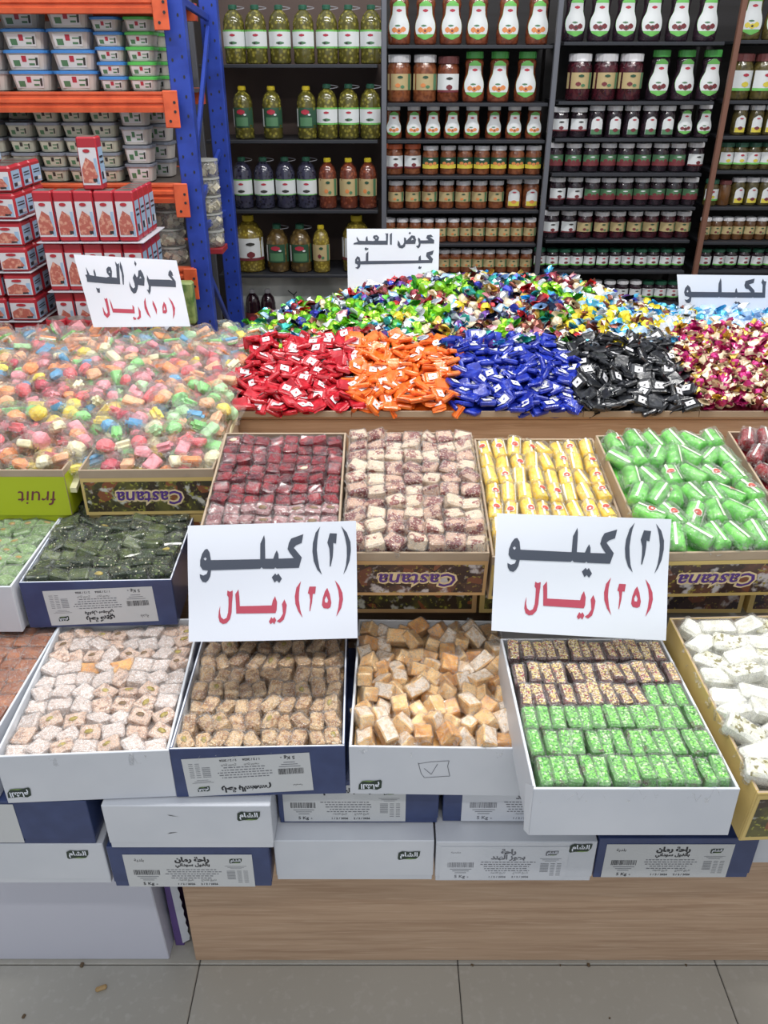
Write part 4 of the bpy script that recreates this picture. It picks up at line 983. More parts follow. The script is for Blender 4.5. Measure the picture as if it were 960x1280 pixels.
sign([(92, 318), (220.5, 325.5), (238, 408), (117, 409)], 2.10, 2.14, A_LEFT, 'tilted white price sign with black and red letters in front of the red cans', .002)
sign([(433.5, 286), (549.5, 286), (547.5, 368), (435, 368)], 2.44, 2.47, A_MID, 'white offer sign with two lines of black letters behind the toffee heap', .002)
sign([(846, 343), (995, 344.5), (995, 437), (852, 438)], 2.38, 2.41, A_RIGHT, 'white price sign with large grey letters behind the icy blue toffees', .002)

# ------------------------------------------------------------------ wall shelving with jars and bottles
steel = M('dark_shelf_steel', (52, 54, 60), .4, .3)
post_m = M('grey_post', (104, 106, 114), .4, .4)
brown_post = M('brown_post', (112, 76, 62), .5)
dark_back = M('dark_back_panel', (44, 42, 44), .7, n=[('grain', 2, (36, 34, 34), .4, .6)])
brown_back = M('brown_back_panel', (92, 76, 70), .7, n=[('noise', 4, (78, 64, 60), .4, .6)])
marble = M('cracked_marble', (236, 240, 236), .35, n=[('noise', 5, (170, 174, 170), .4, .6)])
YS = 3.46
def zpx(py, Y=YS): return at(480, py, Y).z
def unit(label, x0, x1, levels, backm, pl, pr, top=2.35):
    o = ob('shelving_unit', None, mx=T((x0+x1)/2, YS, 0), label=label, cat='shelving'); c = (x0+x1)/2
    for z in levels:
        ob('shelf', G().bbox(x0-c+.012, x1-c-.012, -.035, .26, z-.013, z-.001, .0015).mesh('shelf', steel), o)
    ob('back_panel', G().box(x0-c, x1-c, .262, .272, .02, top).mesh('back_panel', backm), o)
    for x, m_ in ((x0-c, pl), (x1-c, pr)):
        if m_: ob('post', G().bbox(x-.010, x+.010, -.055, -.036, 0, top, .002).mesh('post', m_), o)
    return o
LV = {'left': [80, 174, 261, 341, 418], 'mid': [56, 128, 174, 218.5, 261, 302.5, 341, 385], 'right': [52, 126, 172, 215, 257, 298, 336, 376], 'far': [50, 125, 169, 212, 257, 300, 336, 376]}
def lv(k): return [zpx(y) for y in LV[k]]
uL = unit('open shelving bay with brown back carrying large bottles of olives and pickles', -.70, -.012, lv('left'), brown_back, post_m, None)
for z_ in ():
    pass
ob('marble_panel', G().bbox(-.33, .33, .064, .084, zpx(418)+.001, zpx(345)-.014, .001).mesh('marble_panel', marble), uL, label='pale marble slab with dark cracks')
g = Flat()
for pts in ([(-.06, .155), (-.035, .135), (-.022, .15)], [(-.035, .135), (-.03, .10), (-.005, .07), (.02, .05), (.035, .03)], [(-.01, .08), (-.02, .06)]):
    stroke(g, [(a, b+zpx(418)+.02) for a, b in pts], .004)
ob('crack', g.mesh('crack', steel), uL, T(0, .063, 0))
unit('shelving bay packed with apricot jam and honey coloured jars, middle of the wall', .0, .634, lv('mid'), dark_back, post_m, post_m)
unit('shelving bay packed with dark berry jam jars beside the brown post', .648, 1.262, lv('right'), dark_back, None, None)
uF = unit('shelving bay beyond the brown post with olive and fig jars', 1.29, 1.95, lv('far'), dark_back, brown_post, None)

CAP = {}
def capm(n_, c): return M('cap_'+n_, c, .35)
CWH, CGR, COR, CYE, CBR, CDG, CGY = capm('white', (236, 236, 240)), capm('bright_green', (84, 178, 84)), capm('orange', (214, 104, 62)), capm('yellow', (222, 200, 48)), capm('brown', (110, 60, 60)), capm('dark_green', (42, 92, 72)), capm('grey', (150, 150, 156))
def cont(n_, c, c2, sc_=70, vor=False): return M('contents_'+n_, c, .12, n=[('voronoi' if vor else 'noise', sc_, c2, .15 if vor else .42, .5 if vor else .62)], coat=.6, rv=.05)
K_OL = cont('green_olives', (150, 142, 62), (84, 80, 34), 70, True); K_BK = cont('black_olives', (26, 26, 40), (58, 58, 76), 70, True); K_RD = cont('red_olives', (142, 78, 54), (100, 50, 36), 80, True)
K_YE = cont('yellow_olives', (186, 168, 74), (124, 108, 44), 80, True); K_MX = cont('mixed_pickles', (136, 112, 66), (88, 70, 40), 50, True)
K_AP = cont('apricot_jam', (124, 66, 42), (96, 48, 32)); K_HN = cont('honey_jam', (142, 84, 52), (112, 62, 40)); K_DK = cont('dark_jam', (34, 26, 34), (52, 36, 46)); K_BR = cont('berry_jam', (78, 30, 40), (52, 22, 30)); K_GN = cont('green_syrup', (94, 84, 44), (70, 62, 34)); K_BN = cont('brown_paste', (104, 70, 40), (92, 60, 34)); K_CO = cont('cola_dark', (40, 20, 30), (24, 14, 22))
LW, LG, LT, LDG, LGR, LYE = [M('label_'+n_, c, .45) for n_, c in (('white', (208, 212, 214)), ('leaf_green', (110, 184, 92)), ('tan', (178, 160, 118)), ('dark_green', (40, 76, 56)), ('mid_green', (78, 120, 86)), ('yellow_print', (206, 190, 70)))]
LR, LO, LB, LK = [M('print_'+n_, c, .45) for n_, c in (('red', (168, 48, 66)), ('orange', (206, 130, 76)), ('berry', (110, 46, 52)), ('dark', (52, 52, 50)))]
def prof_of(kind, r, h):
    if kind == 'jar': return [(r*.9, 0), (r, h*.04), (r, h*.68), (r*.97, h*.76), (r*.82, h*.83), (r*.82, h*.86)], (r*.90, h*.83, h)
    if kind == 'bottle': return [(r*.9, 0), (r, h*.03), (r*.97, h*.22), (r, h*.25), (r, h*.58), (r*.97, h*.62), (r*.98, h*.70), (r*.80, h*.82), (r*.45, h*.90), (r*.30, h*.92)], (r*.36, h*.92, h)
    if kind == 'squeeze': return [(r*.88, 0), (r*.98, h*.04), (r*1.02, h*.22), (r*.95, h*.38), (r*.80, h*.55), (r*.78, h*.66), (r*.86, h*.76), (r*.80, h*.83), (r*.66, h*.86)], (r*.74, h*.86, h)
    return [(r*.9, 0), (r, h*.03), (r, h*.60), (r*.92, h*.72), (r*.6, h*.85), (r*.36, h*.9)], (r*.36, h*.90, h)
def rad(prof, z):
    for (r0, z0), (r1, z1) in zip(prof, prof[1:]):
        if z0 <= z <= z1: return r0 + (r1-r0)*(z-z0)/max(1e-9, z1-z0)
    return prof[-1][0]
def patch(g, prof, z0, z1, hw, k, off, sy=1., cx=0., nz=6, nx=6):
    """label patch wrapped on the front of a lathed body; hw(t) = half width in metres at height fraction t"""
    vs = []
    for j in range(nz+1):
        t = j/nz; z = z0+(z1-z0)*t; r = rad(prof, z)+off; a = min(hw(t), r*.97)
        for i in range(nx+1):
            x = cx + a*(2*i/nx-1); x = max(-r*.97, min(r*.97, x))
            vs.append((x, -sy*math.sqrt(max(1e-9, r*r-x*x))-.0006, z))
    g.add(vs, [(j*(nx+1)+i, j*(nx+1)+i+1, (j+1)*(nx+1)+i+1, (j+1)*(nx+1)+i) for j in range(nz) for i in range(nx)], k)
def blob(g, prof, cx, cz, rx, rz, k, off, sy=1.):
    patch(g, prof, cz-rz, cz+rz, lambda t: rx*math.sqrt(max(.02, 1-(2*t-1)**2)), k, off, sy, cx, 4, 2)
def vessel(kind, w_, h_, content, cap, lab, ring=False):
    """-> list of (part name, mesh)"""
    r = w_/2; prof, (cr, c0, c1) = prof_of(kind, r, h_); sy = .72 if kind == 'squeeze' else 1.
    body = G().lathe(prof, 18, 0, sy)
    parts = [('body', body.mesh('body', content, True))]
    cg = G().lathe([(cr, c0), (cr*1.03, c0+.001), (cr*1.03, c1-.002), (cr*.9, c1)], 18, 0, sy)
    for i in range(0, 18, 2):   # ribs of the cap
        a = 2*PI*i/18; cg.box(cr*1.03*math.cos(a)-.0008, cr*1.03*math.cos(a)+.0008, sy*cr*1.03*math.sin(a)-.0008, sy*cr*1.03*math.sin(a)+.0008, c0+.001, c1-.003)
    parts.append(('lid', cg.mesh('lid', cap, False)))
    if ring:  # thin carrying strap sticking out at the neck
        sg = G(); n = 8
        vs = [(r*.35 + r*.75*math.sin(PI*i/n), -.004*math.cos(PI*i/n)*3, c0-.002+.012*i/n) for i in range(n+1)]
        vs2 = [(x, y, z+.0025) for x, y, z in vs]
        sg.add(vs+vs2, [(i, i+1, n+2+i, n+1+i) for i in range(n)]); parts.append(('strap', sg.mesh('strap', CGY)))
    g = G(); mats = []
    def mi(m_):
        if m_ not in mats: mats.append(m_)
        return mats.index(m_)
    a = .0012
    if lab == 'olive':      # white band with green border
        patch(g, prof, h_*.27, h_*.58, lambda t: r, mi(LG), a); patch(g, prof, h_*.30, h_*.55, lambda t: r, mi(LW), a*1.5)
        blob(g, prof, 0, h_*.49, r*.26, h_*.022, mi(LR), a*2); blob(g, prof, 0, h_*.36, r*.38, h_*.025, mi(LGR), a*2); blob(g, prof, -r*.12, h_*.355, r*.12, h_*.018, mi(LK), a*2.4)
    elif lab == 'blackolive':
        patch(g, prof, h_*.27, h_*.58, lambda t: r, mi(LG), a); patch(g, prof, h_*.29, h_*.56, lambda t: r, mi(LW), a*1.5)
        blob(g, prof, 0, h_*.49, r*.26, h_*.022, mi(LR), a*2); blob(g, prof, 0, h_*.35, r*.36, h_*.03, mi(LK), a*2)
    elif lab == 'darkband':
        patch(g, prof, h_*.22, h_*.60, lambda t: r, mi(LDG), a); patch(g, prof, h_*.25, h_*.42, lambda t: r*.6, mi(LGR), a*1.6); blob(g, prof, -r*.05, h_*.52, r*.42, h_*.05, mi(LR), a*2)
        patch(g, prof, h_*.24, h_*.58, lambda t: r*.06, mi(LW), a*1.8, 1., -r*.86)
        blob(g, prof, r*.35, h_*.47, r*.14, h_*.02, mi(LW), a*2.2)
    elif lab == 'tan':
        patch(g, prof, h_*.26, h_*.60, lambda t: r, mi(LT), a); patch(g, prof, h_*.26, h_*.60, lambda t: r*.12, mi(LGR), a*1.5, 1., r*.80)
        blob(g, prof, 0, h_*.53, r*.24, h_*.03, mi(LDG), a*2); blob(g, prof, -r*.2, h_*.36, r*.22, h_*.045, mi(LO if content in (K_AP, K_HN, K_RD) else LB), a*2); blob(g, prof, r*.2, h_*.33, r*.18, h_*.035, mi(LGR), a*2)
    elif lab == 'white':
        patch(g, prof, h_*.22, h_*.62, lambda t: r*.95, mi(LW), a); patch(g, prof, h_*.22, h_*.27, lambda t: r*.95, mi(LB), a*1.5)
        blob(g, prof, r*.1, h_*.52, r*.3, h_*.03, mi(LK), a*2); blob(g, prof, r*.1, h_*.33, r*.28, h_*.06, mi(LB), a*2)
    elif lab == 'whitegreen':
        patch(g, prof, h_*.20, h_*.64, lambda t: r*.95, mi(LW), a); patch(g, prof, h_*.20, h_*.26, lambda t: r*.95, mi(LG), a*1.5)
        blob(g, prof, 0, h_*.54, r*.28, h_*.035, mi(LR), a*2); blob(g, prof, r*.05, h_*.34, r*.34, h_*.06, mi(LB if content is not K_GN else LYE), a*2)
    elif lab == 'greenband':
        patch(g, prof, h_*.22, h_*.60, lambda t: r*.98, mi(LGR if content in (K_DK, K_BR) else LDG), a)
        patch(g, prof, h_*.22, h_*.36, lambda t: r*.98, mi(LB if content in (K_DK, K_BR) else LYE), a*1.5)
        for c_, z_ in ((-.5, .40), (0, .37), (.5, .40)): blob(g, prof, r*c_, h_*z_, r*.24, h_*.055, mi(LB if content in (K_DK, K_BR) else LO), a*2)
        blob(g, prof, 0, h_*.53, r*.3, h_*.025, mi(LW), a*2)
    elif lab == 'arch':
        f = lambda t: r*.68*(1 if t < .7 else math.sqrt(max(.05, 1-((t-.7)/.3)**2)))
        patch(g, prof, h_*.10, h_*.66, f, mi(LW), a); patch(g, prof, h_*.10, h_*.26, lambda t: r*.66, mi(LGR if content is not K_HN and content is not K_GN else LYE), a*1.5)
        blob(g, prof, 0, h_*.24, r*.34, h_*.06, mi(LO if content is K_HN else LB), a*2); blob(g, prof, 0, h_*.56, r*.26, h_*.025, mi(LR), a*2)
    elif lab in ('apricot', 'berry', 'fig'):
        hw = lambda t: r*(.60 + .28*math.sin(min(1, t*1.6)*PI*.95) - .25*max(0, t-.45))
        f = lambda t: hw(t)*math.sqrt(max(.04, 1-max(0, (.14-t)/.14)**2))*math.sqrt(max(.1, 1-max(0, (t-.9)/.1)**2))
        patch(g, prof, h_*.10, h_*.82, f, mi(LG), a, sy, 0, 12, 6); patch(g, prof, h_*.20, h_*.72, lambda t: hw(.14+t*.72)*.98, mi(LW), a*1.5, sy, 0, 10, 6)
        blob(g, prof, 0, h_*.64, r*.24, h_*.028, mi(LR), a*2, sy); F_ = {'apricot': LO, 'berry': LB, 'fig': LYE}[lab]
        for c_, z_, q in ((-.40, .28, .22), (.36, .29, .24), (0, .26, .27)): blob(g, prof, r*c_, h_*z_, r*q, h_*.052, mi(F_), a*2, sy)
        blob(g, prof, 0, h_*.262, r*.11, h_*.022, mi(LB if lab == 'apricot' else LK), a*2.4, sy); blob(g, prof, -r*.12, h_*.36, r*.24, h_*.018, mi(LGR), a*2.4, sy)
    elif lab == 'meatred':
        patch(g, prof, h_*.25, h_*.5, lambda t: r, mi(LB), a); blob(g, prof, 0, h_*.38, r*.4, h_*.05, mi(LR), a*2)
    if g.f: parts.append(('label_sticker', g.mesh('label_sticker', mats, True)))
    return parts
VT = {
 'OL': ('olive_bottle', 'bottle', .080, .190, K_OL, CDG, 'olive', True, 'green capped olive bottle with white label'),
 'OD': ('olive_bottle', 'bottle', .076, .183, K_OL, CYE, 'darkband', False, 'yellow capped olive bottle with dark label'),
 'BK': ('olive_bottle', 'bottle', .080, .190, K_BK, CDG, 'blackolive', True, 'black olive bottle with white label'),
 'RD': ('olive_bottle', 'bottle', .073, .187, K_RD, CYE, 'tan', False, 'red olive bottle with yellow cap'),
 'BG': ('olive_jar', 'big', .122, .222, K_YE, CYE, 'white', False, 'big pot-bellied jar of yellow olives'),
 'PK': ('pickle_jar', 'big', .092, .190, K_MX, CDG, 'darkband', True, 'round shouldered jar of mixed pickles'),
 'YL': ('olive_bottle', 'bottle', .070, .188, K_YE, CYE, 'tan', False, 'slim bottle of yellow olives with yellow cap'),
 'CO': ('drink_bottle', 'bottle', .064, .190, K_CO, CGY, 'meatred', False, 'dark drink bottle with grey cap'),
 'SA': ('squeeze_bottle', 'squeeze', .085, .170, K_AP, CGR, 'apricot', False, 'squeeze bottle of apricot jam'),
 'SB': ('squeeze_bottle', 'squeeze', .085, .170, K_DK, CGR, 'berry', False, 'squeeze bottle of dark berry jam'),
 'SF': ('squeeze_bottle', 'squeeze', .085, .170, K_GN, CGR, 'fig', False, 'squeeze bottle of fig jam'),
 'SS': ('squeeze_jar', 'squeeze', .064, .116, K_AP, CWH, 'apricot', False, 'small squeeze jar of apricot jam'),
 'Ss': ('squeeze_jar', 'squeeze', .064, .116, K_DK, CWH, 'berry', False, 'small squeeze jar of berry jam'),
 'JB': ('jam_jar', 'jar', .090, .160, K_HN, CWH, 'tan', False, 'large amber jar with tan label'),
 'JD': ('jam_jar', 'jar', .084, .155, K_AP, CBR, 'white', False, 'large shaded jar with brown lid'),
 'Jb': ('jam_jar', 'jar', .092, .158, K_BR, CWH, 'tan', False, 'large dark red jar with tan label'),
 'Jf': ('jam_jar', 'jar', .082, .155, K_GN, CBR, 'whitegreen', False, 'large green fig jar with brown lid'),
 'JO': ('jam_jar', 'jar', .068, .112, K_HN, COR, 'white', False, 'amber jar with orange lid'),
 'JG': ('jam_jar', 'jar', .063, .106, K_HN, CWH, 'greenband', False, 'small marmalade jar with green label'),
 'JT': ('jam_jar', 'jar', .062, .106, K_HN, CWH, 'tan', False, 'small amber jar with tan label'),
 'JY': ('jam_jar', 'jar', .066, .112, K_HN, CWH, 'arch', False, 'small amber jar with arched label'),
 'Jt': ('jam_jar', 'jar', .050, .092, K_HN, CWH, 'tan', False, 'tiny amber jam jar with tan label'),
 'JW': ('jam_jar', 'jar', .066, .106, K_DK, CWH, 'white', False, 'small dark jar with white label'),
 'JA': ('jam_jar', 'jar', .062, .112, K_DK, CWH, 'arch', False, 'small dark jar with arched label'),
 'Jg': ('jam_jar', 'jar', .064, .104, K_DK, CWH, 'greenband', False, 'small dark jar with green label'),
 'JR': ('jam_jar', 'jar', .063, .104, K_BR, CWH, 'tan', False, 'small berry red jar with tan label'),
 'JL': ('jam_jar', 'jar', .052, .080, K_DK, CDG, 'whitegreen', False, 'tiny dark jar with green lid'),
 'Jw': ('jam_jar', 'jar', .052, .082, K_DK, CWH, 'white', False, 'tiny dark jar with white lid'),
 'JF': ('jam_jar', 'jar', .055, .098, K_GN, CDG, 'whitegreen', False, 'small olive green jar with green lid'),
 'JV': ('jam_jar', 'jar', .056, .105, K_GN, CWH, 'arch', False, 'small green jar with arched label'),
 'JN': ('jam_jar', 'jar', .052, .095, K_BN, CBR, 'none', False, 'small plain brown jar without a label'),
 'Jk': ('jam_jar', 'jar', .046, .088, K_BN, CWH, 'tan', False, 'tiny brown jam jar with tan label'),
}
SN = {'left': 'olive bay', 'mid': 'apricot bay', 'right': 'berry bay', 'far': 'fig bay beyond the brown post'}
ROWS = [
 ('left', 80, [('OL', [294, 321, 350, 380, 409, 436, 464])]),
 ('left', 174, [('OD', [305, 341, 384]), ('OL', [409.5, 436, 463])]),
 ('left', 261, [('BK', [304.5, 331, 357.5, 384]), ('RD', [410, 436, 460])]),
 ('left', 341, [('BG', [312, 446]), ('PK', [347.5, 376]), ('YL', [402])]),
 ('left', 418, [('CO', [318, 337])]),
 ('mid', 56, [('SA', [499, 532, 564, 597, 635, 672])]),
 ('mid', 128, [('JB', [499, 531]), ('JD', [560]), ('SA', [592, 623, 657])]),
 ('mid', 174, [('SS', [492, 517, 541, 565, 590, 617, 642, 667])]),
 ('mid', 218.5, [('JO', [493, 515.5]), ('JG', [538, 560, 581, 602, 623, 645, 666])]),
 ('mid', 261, [('JT', [495, 516, 537, 558, 578.5, 599, 620]), ('JY', [642, 663])]),
 ('mid', 302.5, [('Jt', [487 + 15.9*i for i in range(12)])]),
 ('mid', 341, [('Jt', [555, 569, 583, 597, 611, 626, 641, 657])]),
 ('right', 52, [('SB', [718, 750, 782, 814, 848, 883])]),
 ('right', 126, [('Jb', [723, 756, 787]), ('SB', [822.5, 854, 886])]),
 ('right', 172, [('JW', [699.6, 723]), ('JA', [744.6, 766.7, 788.5, 811, 832.5]), ('Ss', [855, 879])]),
 ('right', 215, [('Jg', [694, 716, 738, 760, 781, 803, 825, 846]), ('JW', [868])]),
 ('right', 257, [('JW', [696, 718]), ('Jg', [739, 759.5, 780, 801, 821, 841.5, 862])]),
 ('right', 298, [('JW', [688, 710]), ('JR', [730, 751, 771.6, 793, 813, 833.5, 853])]),
 ('right', 336, [('JL', [674, 690, 705, 720.5, 736, 752, 768, 784, 800, 815.5, 831, 847])]),
 ('right', 376, [('Jw', [744, 761, 777, 793]), ('JL', [809, 824.5, 840])]),
 ('far', 50, [('SF', [939, 970])]),
 ('far', 125, [('Jf', [925, 952])]),
 ('far', 169, [('JV', [923, 943.5, 963])]),
 ('far', 212, [('JF', [907, 924, 941, 958])]),
 ('far', 257, [('JF', [888]), ('JN', [904]), ('JV', [921, 938, 955])]),
 ('far', 300, [('Jk', [880, 894, 908, 922, 936, 950, 964])]),
 ('far', 336, [('JL', [880, 897, 913, 929, 945, 961])]),
]
meshes = {}
for bay, py, runs in ROWS:
    z = zpx(py); row = LV[bay].index(py)
    for ty, xs in runs:
        nm, kd, w_, h_, ct, cp, lb, rg, desc = VT[ty]
        if ty not in meshes: meshes[ty] = vessel(kd, w_, h_, ct, cp, lb, rg)
        for i, px in enumerate(xs):
            x = at(px, py, YS).x
            o = ob(nm, None, None, T(x, YS + w_*.5 - .008 + ru(0, .008), z) @ E3(0, 0, ru(-.12, .12)), '%s, %s%s shelf of the %s' % (desc, (ORD[i] + ' one, ') if len(xs) > 1 else '', ORD[row], SN[bay].split(' beyond')[0]),
                   'bottle' if 'bottle' in nm else 'jar', '%s on the %s shelf of the %s' % (nm.replace('_', ' ') + 's ' + ty.lower(), ORD[row], SN[bay]))
            for pn, me in meshes[ty]: ob(pn, me, o)

# ------------------------------------------------------------------ blue and orange pallet rack
blue = M('blue_rack_steel', (44, 70, 168), .4, .1, n=[('noise', 12, (36, 58, 146), .45, .65)])
orange = M('orange_rack_steel', (214, 96, 58), .4, n=[('noise', 20, (196, 82, 48), .45, .65)])
YR, YB = 2.6, 3.1
rk = ob('pallet_rack', None, mx=T(-.58, YR, 0), label='blue and orange steel pallet rack loaded with tubs and cans', cat='rack')
def strut(nm, a, b_, wd, dp, m_, parent=rk, org=Vector((-.58, YR, 0))):
    a, b_ = Vector(a)-org, Vector(b_)-org; d = b_-a; L_ = d.length
    q = d.to_track_quat('Z', 'X').to_matrix().to_4x4()
    ob(nm, G().bbox(-wd/2, wd/2, -dp/2, dp/2, 0, L_, .002).mesh(nm, m_), parent, T(*a) @ q)
for yy, xx in ((YR, -.58), (YB, -.575)):
    u = ob('upright', G().bbox(-.029, .029, 0, .045, .001, 2.5, .003).mesh('upright', blue), rk, T(xx+.58, yy-YR, 0))
    g = Flat(); z = .06
    while z < 2.45:
        for dx in (-.014, .014):
            g.poly([[(dx + .0032*math.cos(t), z + (.008 if dx > 0 else 0) + .005*math.sin(t)) for t in [i*PI/4 for i in range(8)]]])
        z += .05
    ob('slot_holes', g.mesh('slot_holes', ink), u, T(0, -.0005, 0), kind='stuff')
def at3(px, py, Y): v = at(px, py, Y); return (-.578, v.y, v.z)
for a, b_ in (((265, 35, YB-.01), (248, 220, YR+.05)), ((258, 287, YR+.05), (288, 266, YB-.01)), ((262, 325, YR+.05), (295, 425, YB-.01)), ((236, -4, YR+.05), (262, 22, YB-.01)), ((268, 190, YB-.01), (255, 262, YR+.05))):
    strut('brace', at3(*a), at3(*b_), .022, .012, blue)
BZ = [at(100, y, YR-.03).z for y in (-12, 115, 231, 337)]
for i, z in enumerate(BZ):
    hgt = .052
    g = G(); pr = [(0, 0), (-.002, .013), (.004, .016), (.004, .022), (-.002, .025), (-.002, .034), (.004, .037), (.004, .043), (0, .046), (0, hgt)]
    x0, x1 = -1.05, -.018
    vs = [(x, -.028 + a, z - hgt + b_) for x in (x0, x1) for a, b_ in pr] + [(x, .02, z - hgt + b_) for x in (x0, x1) for b_ in (hgt, 0)]
    n = len(pr); g.add(vs, [(j, n+j, n+j+1, j+1) for j in range(n-1)] + [(n-1, 2*n-1, 2*n+2, 2*n), (2*n, 2*n+2, 2*n+3, 2*n+1)])
    bmo = ob('beam', g.mesh('beam', orange), rk)
    g2 = G().bbox(-.046, -.004, -.036, -.030, z-.092, z+.004, .002)
    for dz in (.018, .042, .066):
        g2.lathe([(.004, 0), (.004, .001)], 8, 1, mx=T(-.014 if dz < .06 else -.03, -.0365, z-dz-.008) @ E3(PI/2, 0, 0))
    ob('beam_connector', g2.mesh('beam_connector', [orange, ink]), rk)
    ob('rack_deck', G().box(-1.05, -.03, .021, .46, z-.012, z-.002).mesh('rack_deck', M('deck_board', (92, 84, 78), .7)), rk)
    ob('beam', G().box(-1.05, -.03, .46, .50, z-.05, z-.001).mesh('beam', orange), rk)

# tubs
def tub(w_, d_, h_, lid, body, printm, nm='tub', lidh=.008, spot=LR):
    def ring(s, z, n=20, e=.5): return [(w_/2*s*math.copysign(abs(math.cos(t))**e, math.cos(t)), d_/2*s*math.copysign(abs(math.sin(t))**e, math.sin(t)), z) for t in [2*PI*i/n for i in range(n)]]
    def stack(rs, m_, name):
        n = 20; vs = [p for s, z in rs for p in ring(s, z)]
        fs = [(j*n+i, j*n+(i+1) % n, (j+1)*n+(i+1) % n, (j+1)*n+i) for j in range(len(rs)-1) for i in range(n)] + [tuple(range(n-1, -1, -1)), tuple((len(rs)-1)*n+i for i in range(n))]
        return G().add(vs, fs).mesh(name, m_, False)
    t = h_-lidh
    out = [('body', stack([(.76, 0), (.80, .002), (.92, t)], body, 'body')), ('lid', stack([(1, t), (1, t+lidh*.75), (.95, t+lidh), (.90, t+lidh*.8)], lid, 'lid'))]
    g = Flat(); s0, s1 = .77, .90
    def q(u0, u1, v0, v1, k, l_):
        vs = []
        for v in (v0, v1):
            s = s0+(s1-s0)*v; 
            for u in (u0, u1): vs.append((u*w_/2*s*.86, -d_/2*(.78+.14*v)-.0008-l_, v*t))
        g.add(vs, [(0, 1, 3, 2)], k)
    q(-.86, .86, .18, .9, 0, 0); q(-.15, .12, .5, .85, 1, .0006); q(-.7, -.3, .25, .6, 2, .0006); q(.25, .6, .3, .42, 2, .0006); q(.25, .7, .6, .68, 2, .0006); q(.66, .8, .3, .75, 3, .0006)
    out.append(('label_sticker', g.mesh('label_sticker', [printm, spot, LGR, LK])))
    return out
tb_blue, tb_green, tb_grey = M('tub_blue', (66, 132, 204), .3), M('tub_green', (84, 184, 84), .3), M('tub_grey', (132, 138, 150), .3, .2)
tb_body, tb_lab, tb_cream = M('tub_body', (196, 190, 184), .4), M('tub_label', (206, 206, 208), .4), M('tub_cream', (182, 184, 168), .4)
T1 = tub(.128, .10, .051, tb_blue, tb_body, tb_lab); T2 = tub(.085, .09, .0365, tb_blue, tb_body, tb_lab); T3 = tub(.086, .09, .0365, tb_green, tb_body, tb_lab); T1g = tub(.128, .10, .051, tb_grey, tb_body, tb_lab)
T4 = tub(.082, .09, .040, tb_grey, tb_cream, M('tub_label_beige', (190, 190, 172), .4), spot=LK); T5 = tub(.090, .09, .050, tb_grey, tb_body, tb_lab, spot=LGR)
def stackof(px, py, Y, n, parts, pitch, desc, wh, group, name='plastic_tub', z0=None):
    p = at(px, py, Y); z = z0 if z0 is not None else p.z
    for i in range(n):
        o = ob(name, None, None, T(p.x + ru(-.003, .003), Y + ru(-.003, .003), z + i*pitch) @ E3(0, 0, ru(-.05, .05)), '%s, %s up, %s' % (desc, ORD[i], wh), 'tub', group)
        for pn, me in parts: ob(pn, me, o)
YT = 2.67
z1, z2, z3 = BZ[1]+.001, BZ[2]+.001, BZ[3]+.001
stackof(-9, 114, YT, 4, T1g, .052, 'large tub with grey lid', 'at the picture edge', 'tubs with grey lids', z0=z1)
stackof(46, 114, YT, 3, T1, .052, 'large white tub with blue lid', 'beside the grey lidded ones', 'large tubs with blue lids', z0=z1)
p = at(46, 114, YT); stackof(46, 114, YT+.03, 1, T1g, .052, 'large shaded tub with grey lid', 'topping three blue lids', 'tubs with grey lids', z0=z1+3*.052)
stackof(102, 114, YT, 4, T1, .052, 'large white tub with blue lid', 'next to the small tubs', 'large tubs with blue lids', z0=z1)
stackof(147, 114, YT, 5, T2, .037, 'small white tub with blue lid', 'between big tubs and green lids', 'small tubs with blue lids', z0=z1)
stackof(185, 114, YT, 5, T3, .037, 'small white tub with green lid', 'near the blue upright', 'small tubs with green lids', z0=z1)
stackof(199, 110, YT+.12, 5, T3, .037, 'small white tub with green lid', 'just behind the front green lids', 'small tubs with green lids', z0=z1)
for k, (px, n) in enumerate([(6, 4), (42, 4), (76, 5), (109, 5), (143, 5)]):
    stackof(px, 231, YT, n, T4, .041, 'flat cream tub with dark grey lid', ('left of the tall tin', 'two stacks before the tall tin', 'just before the tall tin', 'behind the tall tin', 'just past the tall tin')[k] if k else 'at the picture edge', 'cream tubs with grey lids', z0=z2)
    stackof(px+5, 225, YT+.14, n+1, T4, .041, 'shaded cream tub with grey lid', ('at the picture edge, back', 'third back stack', 'fourth back stack', 'fifth back stack', 'sixth back stack')[k], 'cream tubs in the back row', z0=z2)
stackof(181, 231, YT, 4, T5, .051, 'tall white tub with grey lid', 'beside the rack upright, middle level', 'tall white tubs', z0=z2)
stackof(206, 226, YT+.12, 4, T5, .051, 'tall white tub with grey lid', 'half hidden by the rack upright', 'tall white tubs', z0=z2)
stackof(188, 337, YT, 4, T5, .051, 'white tub with grey lid', 'right of the red tall cans, low level', 'low white tubs', z0=z3)
cheese = M('cheese_cube', (200, 192, 168), .5, rv=.08); clearjar = film('jar_film', .12, gloss=.3)
def cube_jar(px, py, Y, z, lab):
    o = ob('cheese_jar', None, None, T(at(px, py, Y).x, Y, z), lab, 'jar', 'clear jars of cheese cubes')
    ob('jar_shell', G().lathe([(.038, 0), (.043, .004), (.043, .044), (.040, .048)], 16).mesh('jar_shell', clearjar, True), o)
    g = G()
    for i in range(26):
        a, r = rnd()*2*PI, .036*math.sqrt(rnd()); g.box(-.008, .008, -.008, .008, -.008, .008, 0, T(r*math.cos(a), r*math.sin(a), ru(.011, .038)) @ E3(rnd(), rnd(), rnd()))
    ob('cheese_cubes', g.mesh('cheese_cubes', cheese), o, kind='stuff')
    ob('lid', G().lathe([(.044, .048), (.044, .053), (.040, .0535)], 16).mesh('lid', M('tub_lid_clear', (170, 172, 168), .3)), o)
